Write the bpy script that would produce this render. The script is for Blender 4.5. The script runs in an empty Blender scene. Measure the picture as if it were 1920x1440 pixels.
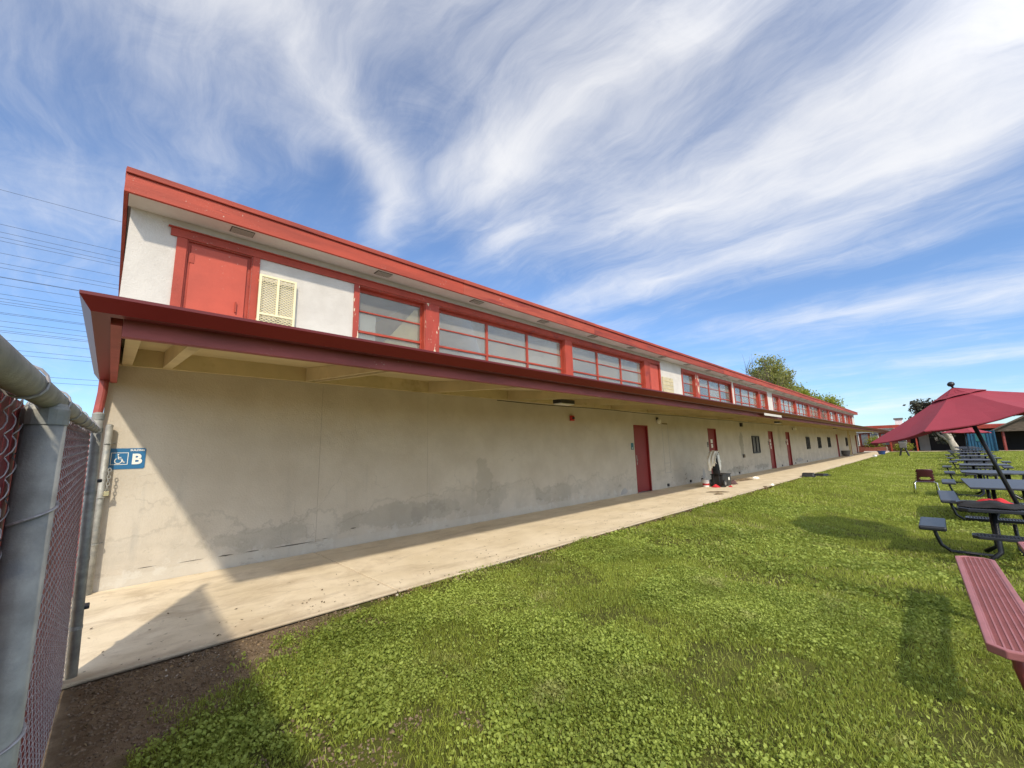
import bpy, bmesh, math, random
import numpy as np
from mathutils import Vector, Matrix, Euler
random.seed(7)
rng = np.random.default_rng(11)
S = bpy.context.scene
COL = S.collection
R = math.radians

# ------------------------------------------------------------------ camera
EYE = Vector((0, 0, 1.45))
cam_d = bpy.data.cameras.new('camera')
cam_d.sensor_fit = 'HORIZONTAL'; cam_d.sensor_width = 36; cam_d.lens = 765 / 1920 * 36
cam_d.clip_start = .02; cam_d.clip_end = 3000
cam = bpy.data.objects.new('camera', cam_d); COL.objects.link(cam)
RW = ((.71745205, .09295291, .69037839), (-.69621229, .12907546, .70613595), (-.02347352, -.9872686, .15732041))
m = Matrix.Identity(4)
for i in range(3):
    m[i][0] = RW[i][0]; m[i][1] = -RW[i][1]; m[i][2] = -RW[i][2]; m[i][3] = EYE[i]
cam.matrix_world = m
S.camera = cam

# ------------------------------------------------------------------ node helpers
class NT:
    def __init__(s, tree):
        s.t = tree; s.n = tree.nodes; s.l = tree.links
    def new(s, kind, **kw):
        n = s.n.new(kind)
        for k, v in kw.items():
            if k == 'ins':
                for kk, vv in v.items():
                    if hasattr(vv, 'is_output') or isinstance(vv, bpy.types.NodeSocket): s.l.new(vv, n.inputs[kk])
                    else: n.inputs[kk].default_value = vv
            else: setattr(n, k, v)
        return n
    def math(s, op, a, b=None, c=None, clamp=False):
        n = s.n.new('ShaderNodeMath'); n.operation = op; n.use_clamp = clamp
        for i, v in enumerate((a, b, c)):
            if v is None: continue
            if isinstance(v, (int, float)): n.inputs[i].default_value = v
            else: s.l.new(v, n.inputs[i])
        return n.outputs[0]
    def vmath(s, op, a, b=None):
        n = s.n.new('ShaderNodeVectorMath'); n.operation = op
        for i, v in enumerate((a, b)):
            if v is None: continue
            if isinstance(v, (tuple, list)): n.inputs[i].default_value = v
            elif isinstance(v, (int, float)): n.inputs[3].default_value = v
            else: s.l.new(v, n.inputs[i])
        return n.outputs[0]
    def mapr(s, v, a, b, c=0., d=1., smooth=True):
        n = s.n.new('ShaderNodeMapRange'); n.interpolation_type = 'SMOOTHSTEP' if smooth else 'LINEAR'
        s.l.new(v, n.inputs[0])
        for i, x in enumerate((a, b, c, d)): n.inputs[i + 1].default_value = x
        return n.outputs[0]
    def noise(s, vec, scale, detail=4, rough=.55, dist=0.):
        n = s.n.new('ShaderNodeTexNoise'); n.inputs['Scale'].default_value = scale
        n.inputs['Detail'].default_value = detail; n.inputs['Roughness'].default_value = rough
        n.inputs['Distortion'].default_value = dist
        if vec is not None: s.l.new(vec, n.inputs['Vector'])
        return n.outputs[0]
    def mapping(s, vec, loc=(0, 0, 0), rot=(0, 0, 0), sc=(1, 1, 1), kind='POINT'):
        n = s.n.new('ShaderNodeMapping'); n.vector_type = kind
        n.inputs[1].default_value = loc; n.inputs[2].default_value = rot; n.inputs[3].default_value = sc
        s.l.new(vec, n.inputs[0]); return n.outputs[0]
    def mix(s, f, a, b):
        n = s.n.new('ShaderNodeMix'); n.data_type = 'RGBA'
        for sock, v in ((n.inputs[0], f), (n.inputs[6], a), (n.inputs[7], b)):
            if isinstance(v, (int, float)): sock.default_value = v
            elif isinstance(v, (tuple, list)): sock.default_value = (*v[:3], 1)
            else: s.l.new(v, sock)
        return n.outputs[2]

# ------------------------------------------------------------------ world: sky and cirrus
SUN_TO = Vector((-.57, -1.0, 1.0)).normalized()
elev = math.asin(SUN_TO.z); azim = math.atan2(SUN_TO.x, SUN_TO.y)
W_ = bpy.data.worlds.new('World'); S.world = W_; W_.use_nodes = True
nt = NT(W_.node_tree); nt.n.clear()
sky = nt.new('ShaderNodeTexSky', sky_type='NISHITA', sun_disc=False, sun_elevation=elev, sun_rotation=azim,
             air_density=1.0, dust_density=.0, ozone_density=1.6, altitude=0)
tc = nt.new('ShaderNodeTexCoord')
d = tc.outputs['Generated']
sep = nt.new('ShaderNodeSeparateXYZ', ins={0: d})
zz = nt.math('ADD', nt.math('MAXIMUM', sep.outputs[2], 0.), .12)
P = nt.new('ShaderNodeCombineXYZ', ins={0: nt.math('DIVIDE', sep.outputs[0], zz), 1: nt.math('DIVIDE', sep.outputs[1], zz)}).outputs[0]
wn = nt.new('ShaderNodeTexNoise', ins={'Vector': P, 'Scale': 1.5, 'Detail': 3.}).outputs[1]
warp = nt.vmath('SCALE', nt.vmath('SUBTRACT', wn, (.5, .5, .5)), .36)
Pw = nt.vmath('ADD', P, warp)
wn2 = nt.new('ShaderNodeTexNoise', ins={'Vector': P, 'Scale': 5., 'Detail': 4.}).outputs[1]
Pw2 = nt.vmath('ADD', Pw, nt.vmath('SCALE', nt.vmath('SUBTRACT', wn2, (.5, .5, .5)), .045))
# banks of cirrus that stand in this sky: (x, y, half width, half length, turn, weight)
BANKS = [(.70, .75, .28, .9, 8, .62), (.60, 1.25, .12, .5, -28, .42), (.80, .28, .34, .5, 0, .42), (.36, .98, .13, .36, -35, .32),
         (.12, .80, .45, .6, 10, .42), (1.28, .62, .45, .9, 4, .5), (1.5, .0, .62, 1.0, 0, .52), (1.74, .75, .24, 1.1, 10, .5),
         (1.15, -.3, .45, .7, 0, .40), (2.1, .0, .22, 1.0, 6, .36), (2.75, .1, .32, 1.4, 14, .5), (-.25, 1.9, .5, 1.1, 20, .24),
         (-.3, .8, .5, .8, 10, .42), (4.0, -.3, .35, 1.4, 8, .36), (5.6, .4, .8, 2.5, 0, .42), (.3, .35, .5, .6, 15, .46), (.98, 1.05, .28, .5, -20, .45),
         (-1.6, .3, .5, 1.3, 15, .45), (0, -1.5, .8, .5, 5, .45), (2.2, -2.2, .7, 1.6, 10, .45), (-1.2, -2, .6, 1.5, 5, .45)]
tot = None
for (x, y, hw, hl, rot, wgt) in BANKS:
    v = nt.mapping(Pw2, loc=(x, y, 0), rot=(0, 0, R(rot)), sc=(hw, hl, 1), kind='TEXTURE')
    g = nt.new('ShaderNodeTexGradient', gradient_type='QUADRATIC_SPHERE', ins={0: v}).outputs[1]
    g = nt.math('MULTIPLY', nt.math('POWER', g, .8), wgt * 1.5)
    tot = g if tot is None else nt.math('ADD', tot, g)
st1 = nt.noise(nt.mapping(Pw, rot=(0, 0, R(-8)), sc=(3.4, .8, 1)), 1.0, 6, .6, .3)
st2 = nt.noise(nt.mapping(Pw2, rot=(0, 0, R(12)), sc=(12, 1.7, 1)), 1.0, 9, .68, .25)
st3 = nt.noise(nt.mapping(Pw2, rot=(0, 0, R(-20)), sc=(22, 3.2, 1)), 1.0, 9, .7, .2)
soft = nt.noise(P, 1.1, 3, .5)
fib = nt.math('ADD', nt.math('MULTIPLY', st1, .62), nt.math('ADD', nt.math('MULTIPLY', st2, .28), nt.math('MULTIPLY', st3, .10)))
brk = nt.noise(nt.mapping(Pw2, rot=(0, 0, R(35)), sc=(5.5, 3.4, 1)), 1.0, 10, .66, .9)
fib = nt.math('ADD', nt.math('MULTIPLY', fib, .70), nt.math('MULTIPLY', brk, .30))
body = nt.math('ADD', tot, nt.math('ADD', nt.math('MULTIPLY', nt.mapr(soft, .38, .7), .24), .05))
# the thicker the bank, the more of its fibres fill in
dens = nt.math('ADD', body, nt.math('MULTIPLY', nt.math('SUBTRACT', fib, .5), 2.1))
dens = nt.mapr(dens, -.02, 1.22)
dens = nt.math('ADD', nt.math('MULTIPLY', dens, .86), nt.math('MULTIPLY', nt.mapr(body, 0., 1.), .10))
hfade = nt.mapr(sep.outputs[2], .0, .08)
dens = nt.math('MULTIPLY', dens, hfade)
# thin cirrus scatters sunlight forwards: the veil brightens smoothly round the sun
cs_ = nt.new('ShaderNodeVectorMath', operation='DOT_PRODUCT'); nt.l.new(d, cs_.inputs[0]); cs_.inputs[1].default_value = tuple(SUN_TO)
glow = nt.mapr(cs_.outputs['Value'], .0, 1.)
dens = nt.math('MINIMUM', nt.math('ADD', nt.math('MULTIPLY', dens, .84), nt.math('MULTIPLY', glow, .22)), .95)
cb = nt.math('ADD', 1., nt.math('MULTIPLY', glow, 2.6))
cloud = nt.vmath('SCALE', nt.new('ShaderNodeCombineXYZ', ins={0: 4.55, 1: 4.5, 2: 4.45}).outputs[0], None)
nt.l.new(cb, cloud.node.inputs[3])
tint = nt.mix(nt.mapr(sep.outputs[2], -.05, .5), (.37, .50, .68), (.64, .70, .80))
skyt = nt.new('ShaderNodeMix', data_type='RGBA', blend_type='MULTIPLY'); skyt.inputs[0].default_value = 1.
nt.l.new(sky.outputs[0], skyt.inputs[6]); nt.l.new(tint, skyt.inputs[7])
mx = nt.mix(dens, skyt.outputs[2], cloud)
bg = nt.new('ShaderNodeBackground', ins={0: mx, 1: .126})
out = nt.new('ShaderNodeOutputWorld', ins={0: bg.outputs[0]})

# ------------------------------------------------------------------ sun, exposure
sd = bpy.data.lights.new('sun', 'SUN'); sd.energy = 2.0; sd.angle = R(2.0); sd.color = (1, .90, .74)
so = bpy.data.objects.new('sun', sd); COL.objects.link(so)
so.rotation_euler = (-SUN_TO).to_track_quat('-Z', 'Y').to_euler()
so.location = (0, -20, 30)
S.view_settings.view_transform = 'Standard'; S.view_settings.look = 'None'
S.view_settings.exposure = 0.92; S.view_settings.gamma = 1.0; S.view_settings.use_curve_mapping = False
S.cycles.max_bounces = 8; S.cycles.diffuse_bounces = 4; S.cycles.transparent_max_bounces = 12

# ------------------------------------------------------------------ materials
MAT = {}
def mat(name, col, rough=.7, var=.15, vs=6., bump=0., bs=60., metal=0., spec=.5, col2=None, c2lo=.55, c2hi=.7, c2s=3., sc=(1, 1, 1), coat=0., chips=None):
    """plain painted / worn surface: base colour, a soft variation, optional second colour in patches, fine relief"""
    if name in MAT: return MAT[name]
    M = bpy.data.materials.new(name); M.use_nodes = True
    t = NT(M.node_tree); b = t.n['Principled BSDF']
    co = t.new('ShaderNodeTexCoord').outputs['Object']
    cs = t.mapping(co, sc=sc)
    n = t.noise(cs, vs, 5, .6)
    f = t.mapr(n, .25, .75)
    c = t.mix(f, tuple(x * (1 - var) for x in col), tuple(min(1, x * (1 + var)) for x in col))
    if col2:
        f2 = t.mapr(t.noise(cs, c2s, 7, .65), c2lo, c2hi)
        c = t.mix(f2, c, col2)
    if chips:
        fc = t.math('MULTIPLY', t.mapr(t.noise(co, 26, 4, .7), .66, .68), t.mapr(t.noise(co, 1.3, 3, .5), .48, .62))
        c = t.mix(fc, c, chips)
    t.l.new(c, b.inputs['Base Color'])
    b.inputs['Roughness'].default_value = rough; b.inputs['Metallic'].default_value = metal
    b.inputs['Specular IOR Level'].default_value = spec
    b.inputs['Coat Weight'].default_value = coat
    if bump:
        bn = t.new('ShaderNodeBump', ins={'Strength': bump, 'Distance': .01, 'Height': t.noise(cs, bs, 4, .6)})
        t.l.new(bn.outputs[0], b.inputs['Normal'])
    MAT[name] = M
    return M

def stucco():
    M = bpy.data.materials.new('stucco'); M.use_nodes = True
    t = NT(M.node_tree); b = t.n['Principled BSDF']
    co = t.new('ShaderNodeTexCoord').outputs['Object']
    sp = t.new('ShaderNodeSeparateXYZ', ins={0: co}); z = sp.outputs[2]; x = sp.outputs[0]
    base = t.mix(t.mapr(t.noise(co, 1.3, 6, .6), .3, .7), (.505, .445, .355), (.585, .525, .43))
    up = t.mix(t.mapr(t.noise(co, 2.5, 5, .6), .3, .7), (.54, .505, .455), (.62, .585, .53))
    c = t.mix(t.mapr(z, 2.85, 2.95), base, up)
    # pale repaint and grey damp patches low on the wall
    wob = t.noise(co, 1.1, 6, .65)
    edge = t.math('ADD', z, t.math('MULTIPLY', t.math('SUBTRACT', wob, .5), 1.5))
    damp = t.math('MULTIPLY', t.mapr(edge, .62, .5), t.mapr(t.noise(co, 2.2, 6, .6), .38, .6))
    c = t.mix(t.math('MULTIPLY', damp, .3), c, (.35, .32, .265))
    rim = t.math('MULTIPLY', t.mapr(t.math('ABSOLUTE', t.math('SUBTRACT', edge, .60)), .05, .0), t.mapr(z, 1.3, .5))
    c = t.mix(t.math('MULTIPLY', rim, .28), c, (.27, .245, .20))
    for bx, bz, hw, hh, k in ((5.72, .78, .24, .52, .27), (6.15, .5, .34, .26, .2), (3.75, .38, 1.0, .22, .3), (4.6, .36, .6, .2, .26), (8.2, .38, .9, .2, .22), (1.7, .32, .7, .15, .26), (22.3, 1.4, .3, .7, .6), (21.4, .25, 1.3, .16, .55), (25.2, .22, 1.2, .15, .55), (29.4, 1.7, .3, .6, .3), (33.8, .25, 1.2, .14, .5)):
        dx = t.math('DIVIDE', t.math('SUBTRACT', x, bx), hw); dz = t.math('DIVIDE', t.math('SUBTRACT', z, bz), hh)
        rr = t.math('SQRT', t.math('ADD', t.math('MULTIPLY', dx, dx), t.math('MULTIPLY', dz, dz)))
        rr = t.math('ADD', rr, t.math('MULTIPLY', t.math('SUBTRACT', t.noise(co, 2.6, 8, .72), .5), 2.6))
        c = t.mix(t.math('MULTIPLY', t.mapr(rr, 1.0, .82), k), c, (.27, .25, .205))
    vor = t.new('ShaderNodeTexVoronoi', feature='DISTANCE_TO_EDGE', ins={'Scale': .55, 'Vector': t.vmath('ADD', co, t.vmath('SCALE', t.new('ShaderNodeTexNoise', ins={'Vector': co, 'Scale': 1.6, 'Detail': 6.}).outputs[1], 1.2))})
    crk = t.math('MULTIPLY', t.mapr(vor.outputs[0], .006, .001), t.mapr(t.noise(co, .7, 3, .5), .5, .6))
    c = t.mix(t.math('MULTIPLY', t.math('MULTIPLY', crk, .22), t.mapr(z, 2.4, 2.2)), c, (.2, .18, .15))
    pale = t.math('MULTIPLY', t.mapr(t.noise(co, 5, 6, .7), .52, .6), t.mapr(z, .32, .12))
    c = t.mix(t.math('MULTIPLY', pale, .6), c, (.60, .57, .50))
    band = t.math('MULTIPLY', t.mapr(t.math('ADD', z, t.math('MULTIPLY', t.math('SUBTRACT', t.noise(co, 3, 4, .6), .5), .08)), .145, .125), t.mapr(x, 12, 6, .3, .8))
    c = t.mix(t.math('MULTIPLY', band, .6), c, (.56, .52, .44))
    # vertical run marks
    run = t.noise(t.mapping(co, sc=(2.6, 1, .35)), 1.6, 6, .6)
    c = t.mix(t.math('MULTIPLY', t.mapr(run, .58, .75), t.mapr(z, 2.0, .8, 0, .35)), c, (.34, .32, .28))
    # bare grey knocks and scrapes along the foot, more of them past the first door
    kn = t.noise(t.mapping(co, loc=(3, 0, 1), sc=(2.2, 1, 4.5)), 1.0, 5, .7)
    km = t.math('MULTIPLY', t.mapr(kn, .60, .63), t.math('MULTIPLY', t.mapr(z, .55, .25), t.mapr(x, 9, 16, .25, 1)))
    c = t.mix(km, c, (.20, .18, .15))
    spk = t.mapr(t.noise(co, 38, 3, .5), .69, .73)
    c = t.mix(t.math('MULTIPLY', spk, .35), c, (.22, .19, .15))
    t.l.new(c, b.inputs['Base Color']); b.inputs['Roughness'].default_value = .9; b.inputs['Specular IOR Level'].default_value = .2
    h = t.math('ADD', t.noise(co, 45, 5, .65), t.math('MULTIPLY', t.noise(co, 9, 3, .5), .8))
    h = t.math('SUBTRACT', h, t.math('MULTIPLY', km, .6))
    bn = t.new('ShaderNodeBump', ins={'Strength': .42, 'Distance': .012, 'Height': h})
    t.l.new(bn.outputs[0], b.inputs['Normal'])
    return M
M_STUCCO = stucco()

def concrete():
    M = bpy.data.materials.new('concrete'); M.use_nodes = True
    t = NT(M.node_tree); b = t.n['Principled BSDF']
    g = t.new('ShaderNodeNewGeometry').outputs['Position']
    c = t.mix(t.mapr(t.noise(g, 1.4, 6, .6), .3, .7), (.66, .55, .375), (.78, .665, .485))
    str_ = t.noise(t.mapping(g, rot=(0, 0, .25), sc=(.8, 2.4, 1)), 1.4, 8, .7)
    c = t.mix(t.math('MULTIPLY', t.mapr(str_, .5, .68), .42), c, (.40, .315, .21))
    sx = t.new('ShaderNodeSeparateXYZ', ins={0: g})
    trod = t.math('MULTIPLY', t.mapr(t.noise(t.mapping(g, rot=(0, 0, .3), sc=(1, 1.5, 1)), 1.5, 9, .72, .6), .44, .66), t.mapr(sx.outputs[0], 5., .5, .10, .5))
    c = t.mix(trod, c, (.40, .30, .19))
    edge = t.math('MULTIPLY', t.mapr(t.math('ADD', sx.outputs[1], t.math('MULTIPLY', t.noise(g, 5, 5, .6), .3)), 4.48, 4.28), .6)
    c = t.mix(edge, c, (.36, .29, .20))
    blot = t.mapr(t.noise(g, 7, 5, .7), .62, .70)
    c = t.mix(t.math('MULTIPLY', blot, .5), c, (.2, .155, .11))
    spk = t.mapr(t.noise(g, 60, 2, .5), .68, .74)
    c = t.mix(t.math('MULTIPLY', spk, .5), c, (.16, .13, .1))
    t.l.new(c, b.inputs['Base Color']); b.inputs['Roughness'].default_value = .88; b.inputs['Specular IOR Level'].default_value = .25
    bn = t.new('ShaderNodeBump', ins={'Strength': .35, 'Distance': .006, 'Height': t.noise(g, 70, 5, .65)})
    t.l.new(bn.outputs[0], b.inputs['Normal'])
    return M
M_CONC = concrete()

def soil():
    M = bpy.data.materials.new('soil'); M.use_nodes = True
    t = NT(M.node_tree); b = t.n['Principled BSDF']
    g = t.new('ShaderNodeNewGeometry').outputs['Position']
    sp = t.new('ShaderNodeSeparateXYZ', ins={0: g})
    dirt = t.mix(t.mapr(t.noise(g, 9, 7, .7), .3, .7), (.145, .10, .06), (.255, .188, .118))
    peb = t.mapr(t.noise(g, 55, 3, .5), .66, .72)
    dirt = t.mix(t.math('MULTIPLY', peb, .3), dirt, (.3, .25, .19))
    grn = t.mix(t.mapr(t.noise(g, 3.5, 6, .6), .3, .7), (.10, .11, .02), (.19, .205, .036))
    dead = t.mapr(t.noise(g, 1.6, 6, .7), .6, .7)
    grn = t.mix(t.math('MULTIPLY', dead, .5), grn, (.12, .09, .05))
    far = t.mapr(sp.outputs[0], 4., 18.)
    c = t.mix(far, t.mix(.5, (.045, .04, .02), grn), grn)  # near ground coloured darker to stand for small shadows between the blades
    wob = t.math('MULTIPLY', t.math('SUBTRACT', t.noise(g, 2.2, 5, .6), .5), .9)
    near = t.math('ADD', t.math('SUBTRACT', sp.outputs[0], t.math('MULTIPLY', t.math('SUBTRACT', sp.outputs[1], 3.1), 1.2)), wob)
    c = t.mix(t.mapr(near, .6, .1), c, dirt)
    t.l.new(c, b.inputs['Base Color']); b.inputs['Roughness'].default_value = .95; b.inputs['Specular IOR Level'].default_value = .1
    bn = t.new('ShaderNodeBump', ins={'Strength': .9, 'Distance': .03, 'Height': t.noise(g, 30, 6, .7)})
    t.l.new(bn.outputs[0], b.inputs['Normal'])
    return M
M_SOIL = soil()

def leafmat(name, dark, light, dry, trans=.35):
    M = bpy.data.materials.new(name); M.use_nodes = True
    t = NT(M.node_tree); t.n.clear()
    a = t.new('ShaderNodeAttribute', attribute_name='tint').outputs['Fac']
    g = t.new('ShaderNodeNewGeometry').outputs['Position']
    c = t.mix(t.mapr(a, 0., .85, smooth=False), dark, light)
    c = t.mix(t.mapr(a, .93, .97), c, dry)
    c = t.mix(t.math('MULTIPLY', t.mapr(t.noise(g, .9, 4, .6), .42, .68), .45), c, tuple(x * .62 for x in dark))
    c = t.mix(t.math('MULTIPLY', t.mapr(t.noise(g, 1.7, 6, .65), .56, .74), .4), c, dry)
    df = t.new('ShaderNodeBsdfPrincipled', ins={'Base Color': c, 'Roughness': .55, 'Specular IOR Level': .3})
    tr = t.new('ShaderNodeBsdfTranslucent', ins={0: t.mix(.5, c, light)})
    ms = t.new('ShaderNodeMixShader', ins={0: trans, 1: df.outputs[0], 2: tr.outputs[0]})
    t.new('ShaderNodeOutputMaterial', ins={0: ms.outputs[0]})
    return M
M_GRASS = leafmat('grass_blades', (.19, .24, .028), (.475, .53, .10), (.60, .52, .27), .42)
M_CLOVER = leafmat('clover_leaves', (.165, .222, .03), (.44, .52, .105), (.55, .48, .23), .42)
M_TREE1 = leafmat('tree_leaves', (.17, .185, .05), (.40, .42, .13), (.4, .38, .17), .45)
M_TREE2 = leafmat('tree_leaves_round', (.17, .2, .025), (.40, .43, .06), (.38, .37, .12), .45)
M_TREE3 = leafmat('tree_leaves_dark', (.03, .033, .022), (.09, .095, .06), (.14, .12, .09), .2)

def glass(name='brightened_glass', lo=.06, hi=.12, rnd=.20):
    M = bpy.data.materials.new(name); M.use_nodes = True
    t = NT(M.node_tree); t.n.clear()
    co = t.new('ShaderNodeTexCoord').outputs['Object']
    tr = t.new('ShaderNodeBsdfTransparent', ins={0: (.93, .95, .93, 1)})
    gl = t.new('ShaderNodeBsdfGlossy', ins={0: (1, 1, 1, 1), 'Roughness': .02})
    fr = t.new('ShaderNodeFresnel', ins={0: 1.5})
    m1 = t.new('ShaderNodeMixShader', ins={0: t.math('MULTIPLY', fr.outputs[0], .9, clamp=True), 1: tr.outputs[0], 2: gl.outputs[0]})
    du = t.new('ShaderNodeBsdfDiffuse', ins={0: (.66, .60, .50, 1)})  # pale diffuse share brightens the panes in place of reflected and inner light
    rp = t.new('ShaderNodeObjectInfo').outputs['Random']
    f = t.math('ADD', t.mapr(t.noise(co, 2.5, 4, .5), .3, .75, lo, hi), t.math('MULTIPLY', rp, rnd))
    m2 = t.new('ShaderNodeMixShader', ins={0: f, 1: m1.outputs[0], 2: du.outputs[0]})
    t.new('ShaderNodeOutputMaterial', ins={0: m2.outputs[0]})
    return M
M_GLASS = glass()
M_GLASSC = glass('brightened_glass_near', .10, .15, .14)

M_RED = mat('red_trim_paint', (.36, .047, .022), .6, .16, 3, .25, 40, col2=(.235, .03, .02), c2lo=.55, c2hi=.66, c2s=2.2, chips=(.52, .36, .28))
M_REDWOOD = mat('red_fascia_board', (.36, .05, .023), .65, .22, 2.5, .35, 25, col2=(.22, .028, .022), c2lo=.62, c2hi=.68, c2s=5, sc=(.35, 1, 3), chips=(.52, .36, .28))
M_REDFLAKE = mat('flaking_red_paint', (.35, .048, .029), .65, .15, 3, .3, 30, col2=(.62, .53, .38), c2lo=.57, c2hi=.585, c2s=4, sc=(2.2, 2.2, .7))
M_REDPANEL = mat('red_panel_paint', (.47, .07, .036), .55, .10, 2.5, .15, 40, col2=(.27, .035, .028), c2lo=.66, c2hi=.74, c2s=3, chips=(.52, .36, .28))
M_MAROON = mat('maroon_gutter_metal', (.125, .010, .008), .38, .06, 2, 0, spec=.45)
M_BEAM = mat('faded_red_beam', (.33, .07, .06), .6, .22, 3, .2, 30, col2=(.5, .28, .24), c2lo=.66, c2hi=.76, c2s=6, sc=(.5, 1, 2), chips=(.52, .36, .28))
M_DOOR = mat('door_dark_red', (.235, .02, .018), .5, .08, 2, 0)
M_CREAM = mat('cream_soffit_paint', (.56, .46, .255), .75, .10, 2, .15, 30, col2=(.40, .31, .15), c2lo=.58, c2hi=.72, c2s=1.4)
M_SOFFIT = mat('roof_soffit_paint', (.60, .56, .50), .8, .08, 2, .15, 40)
M_GRILLE = mat('pale_yellow_grille', (.78, .70, .44), .5, .05, 4)
M_VENT = mat('vent_mesh_dark', (.10, .085, .065), .7, .1, 20)
M_ROOF = mat('roof_felt', (.30, .27, .25), .9, .2, 5)
M_WHITE = mat('white_paint', (.78, .76, .72), .6, .06, 3)
M_INT = mat('interior_plaster', (.86, .83, .76), .8, .05, 2)
M_CURT = mat('yellow_curtain', (.82, .64, .30), .9, .10, 3, .3, 8)
M_BLIND = mat('pale_blind', (.72, .71, .66), .7, .08, 4)
M_GALV = mat('galvanised_steel', (.32, .315, .28), .6, .28, 14, .15, 60, metal=.3, col2=(.23, .245, .245), c2lo=.5, c2hi=.7, c2s=8)
M_WIRE = mat('fence_wire', (.40, .37, .37), .45, .3, 30, metal=.35)
M_SLAT = mat('maroon_slat_plastic', (.185, .013, .016), .5, .2, 5)
M_BLACK = mat('black_plastic', (.018, .018, .02), .45, .2, 8)
M_BLACKM = mat('black_powder_coat', (.02, .021, .024), .35, .15, 8, spec=.5)
M_TABLE = mat('charcoal_table_coating', (.036, .039, .05), .45, .12, 8, .1, 80, spec=.6)
M_BENCHRED = mat('rose_bench_coating', (.31, .11, .108), .45, .12, 6, .1, 80, col2=(.36, .13, .13), c2lo=.5, c2hi=.75, c2s=4)
M_CHROME = mat('chrome', (.75, .75, .76), .15, .05, 10, metal=1.)
M_UMB = mat('burgundy_canvas', (.275, .027, .043), .75, .06, 3, .12, 300)
M_MARSH = mat('maroon_chair_shell', (.05, .007, .011), .4, .1, 4)
M_SIGN = mat('blue_sign', (.022, .14, .30), .4, .06, 6)
M_SIGNW = mat('sign_white', (.82, .80, .72), .5, .04, 6)
M_TEAL = mat('teal_sign', (.02, .13, .15), .4, .05, 6)
M_BRASS = mat('padlock_brass', (.70, .60, .34), .3, .1, 8, metal=.8)
M_CLOTH = mat('cream_cloth', (.90, .87, .78), .9, .08, 6, .3, 30)
M_CLOTHB = mat('black_cloth', (.016, .016, .018), .9, .2, 6, .4, 30)
M_CLOTHR = mat('red_cloth', (.55, .025, .035), .8, .1, 6, .3, 30)
M_BROWN = mat('brown_rag', (.16, .11, .06), .9, .3, 9, .4, 30)
M_REDPL = mat('red_plastic', (.50, .025, .025), .4, .1, 6)
M_BLUE = mat('blue_container_paint', (.014, .08, .15), .5, .12, 3)
M_BLUEBIN = mat('blue_tub_plastic', (.02, .06, .22), .45, .1, 5)
M_GREYTUB = mat('grey_tub', (.12, .11, .10), .7, .15, 5)
M_BARK = mat('bark', (.11, .085, .06), .9, .3, 8, .8, 20)
M_PALEBARK = mat('pale_bark', (.42, .37, .30), .9, .25, 5, .6, 12)
M_BRICK = mat('brick_red', (.24, .07, .045), .85, .25, 7, .3, 40)
M_FARWALL = mat('far_wall_plaster', (.38, .36, .33), .85, .1, 2)
M_DARKIN = mat('painted_porch_shade', (.03, .028, .028), .9, .1, 2)
M_THATCH = mat('weathered_timber', (.12, .09, .065), .9, .35, 2.5, .4, 8, sc=(1, 1, 5))
M_CABLE = mat('black_cable', (.012, .012, .012), .5, .1, 5)
M_WIREFAR = mat('power_cable', (.05, .055, .07), .6, .1, 5)
M_LEAFLIT = leafmat('leaf_litter', (.07, .045, .025), (.30, .21, .11), (.55, .50, .42), .1)
M_FARGLASS = mat('far_window_glass', (.16, .17, .18), .12, .2, 2, spec=.8)
M_LAMP = mat('lamp_diffuser', (.75, .73, .66), .5, .03, 5)

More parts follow.
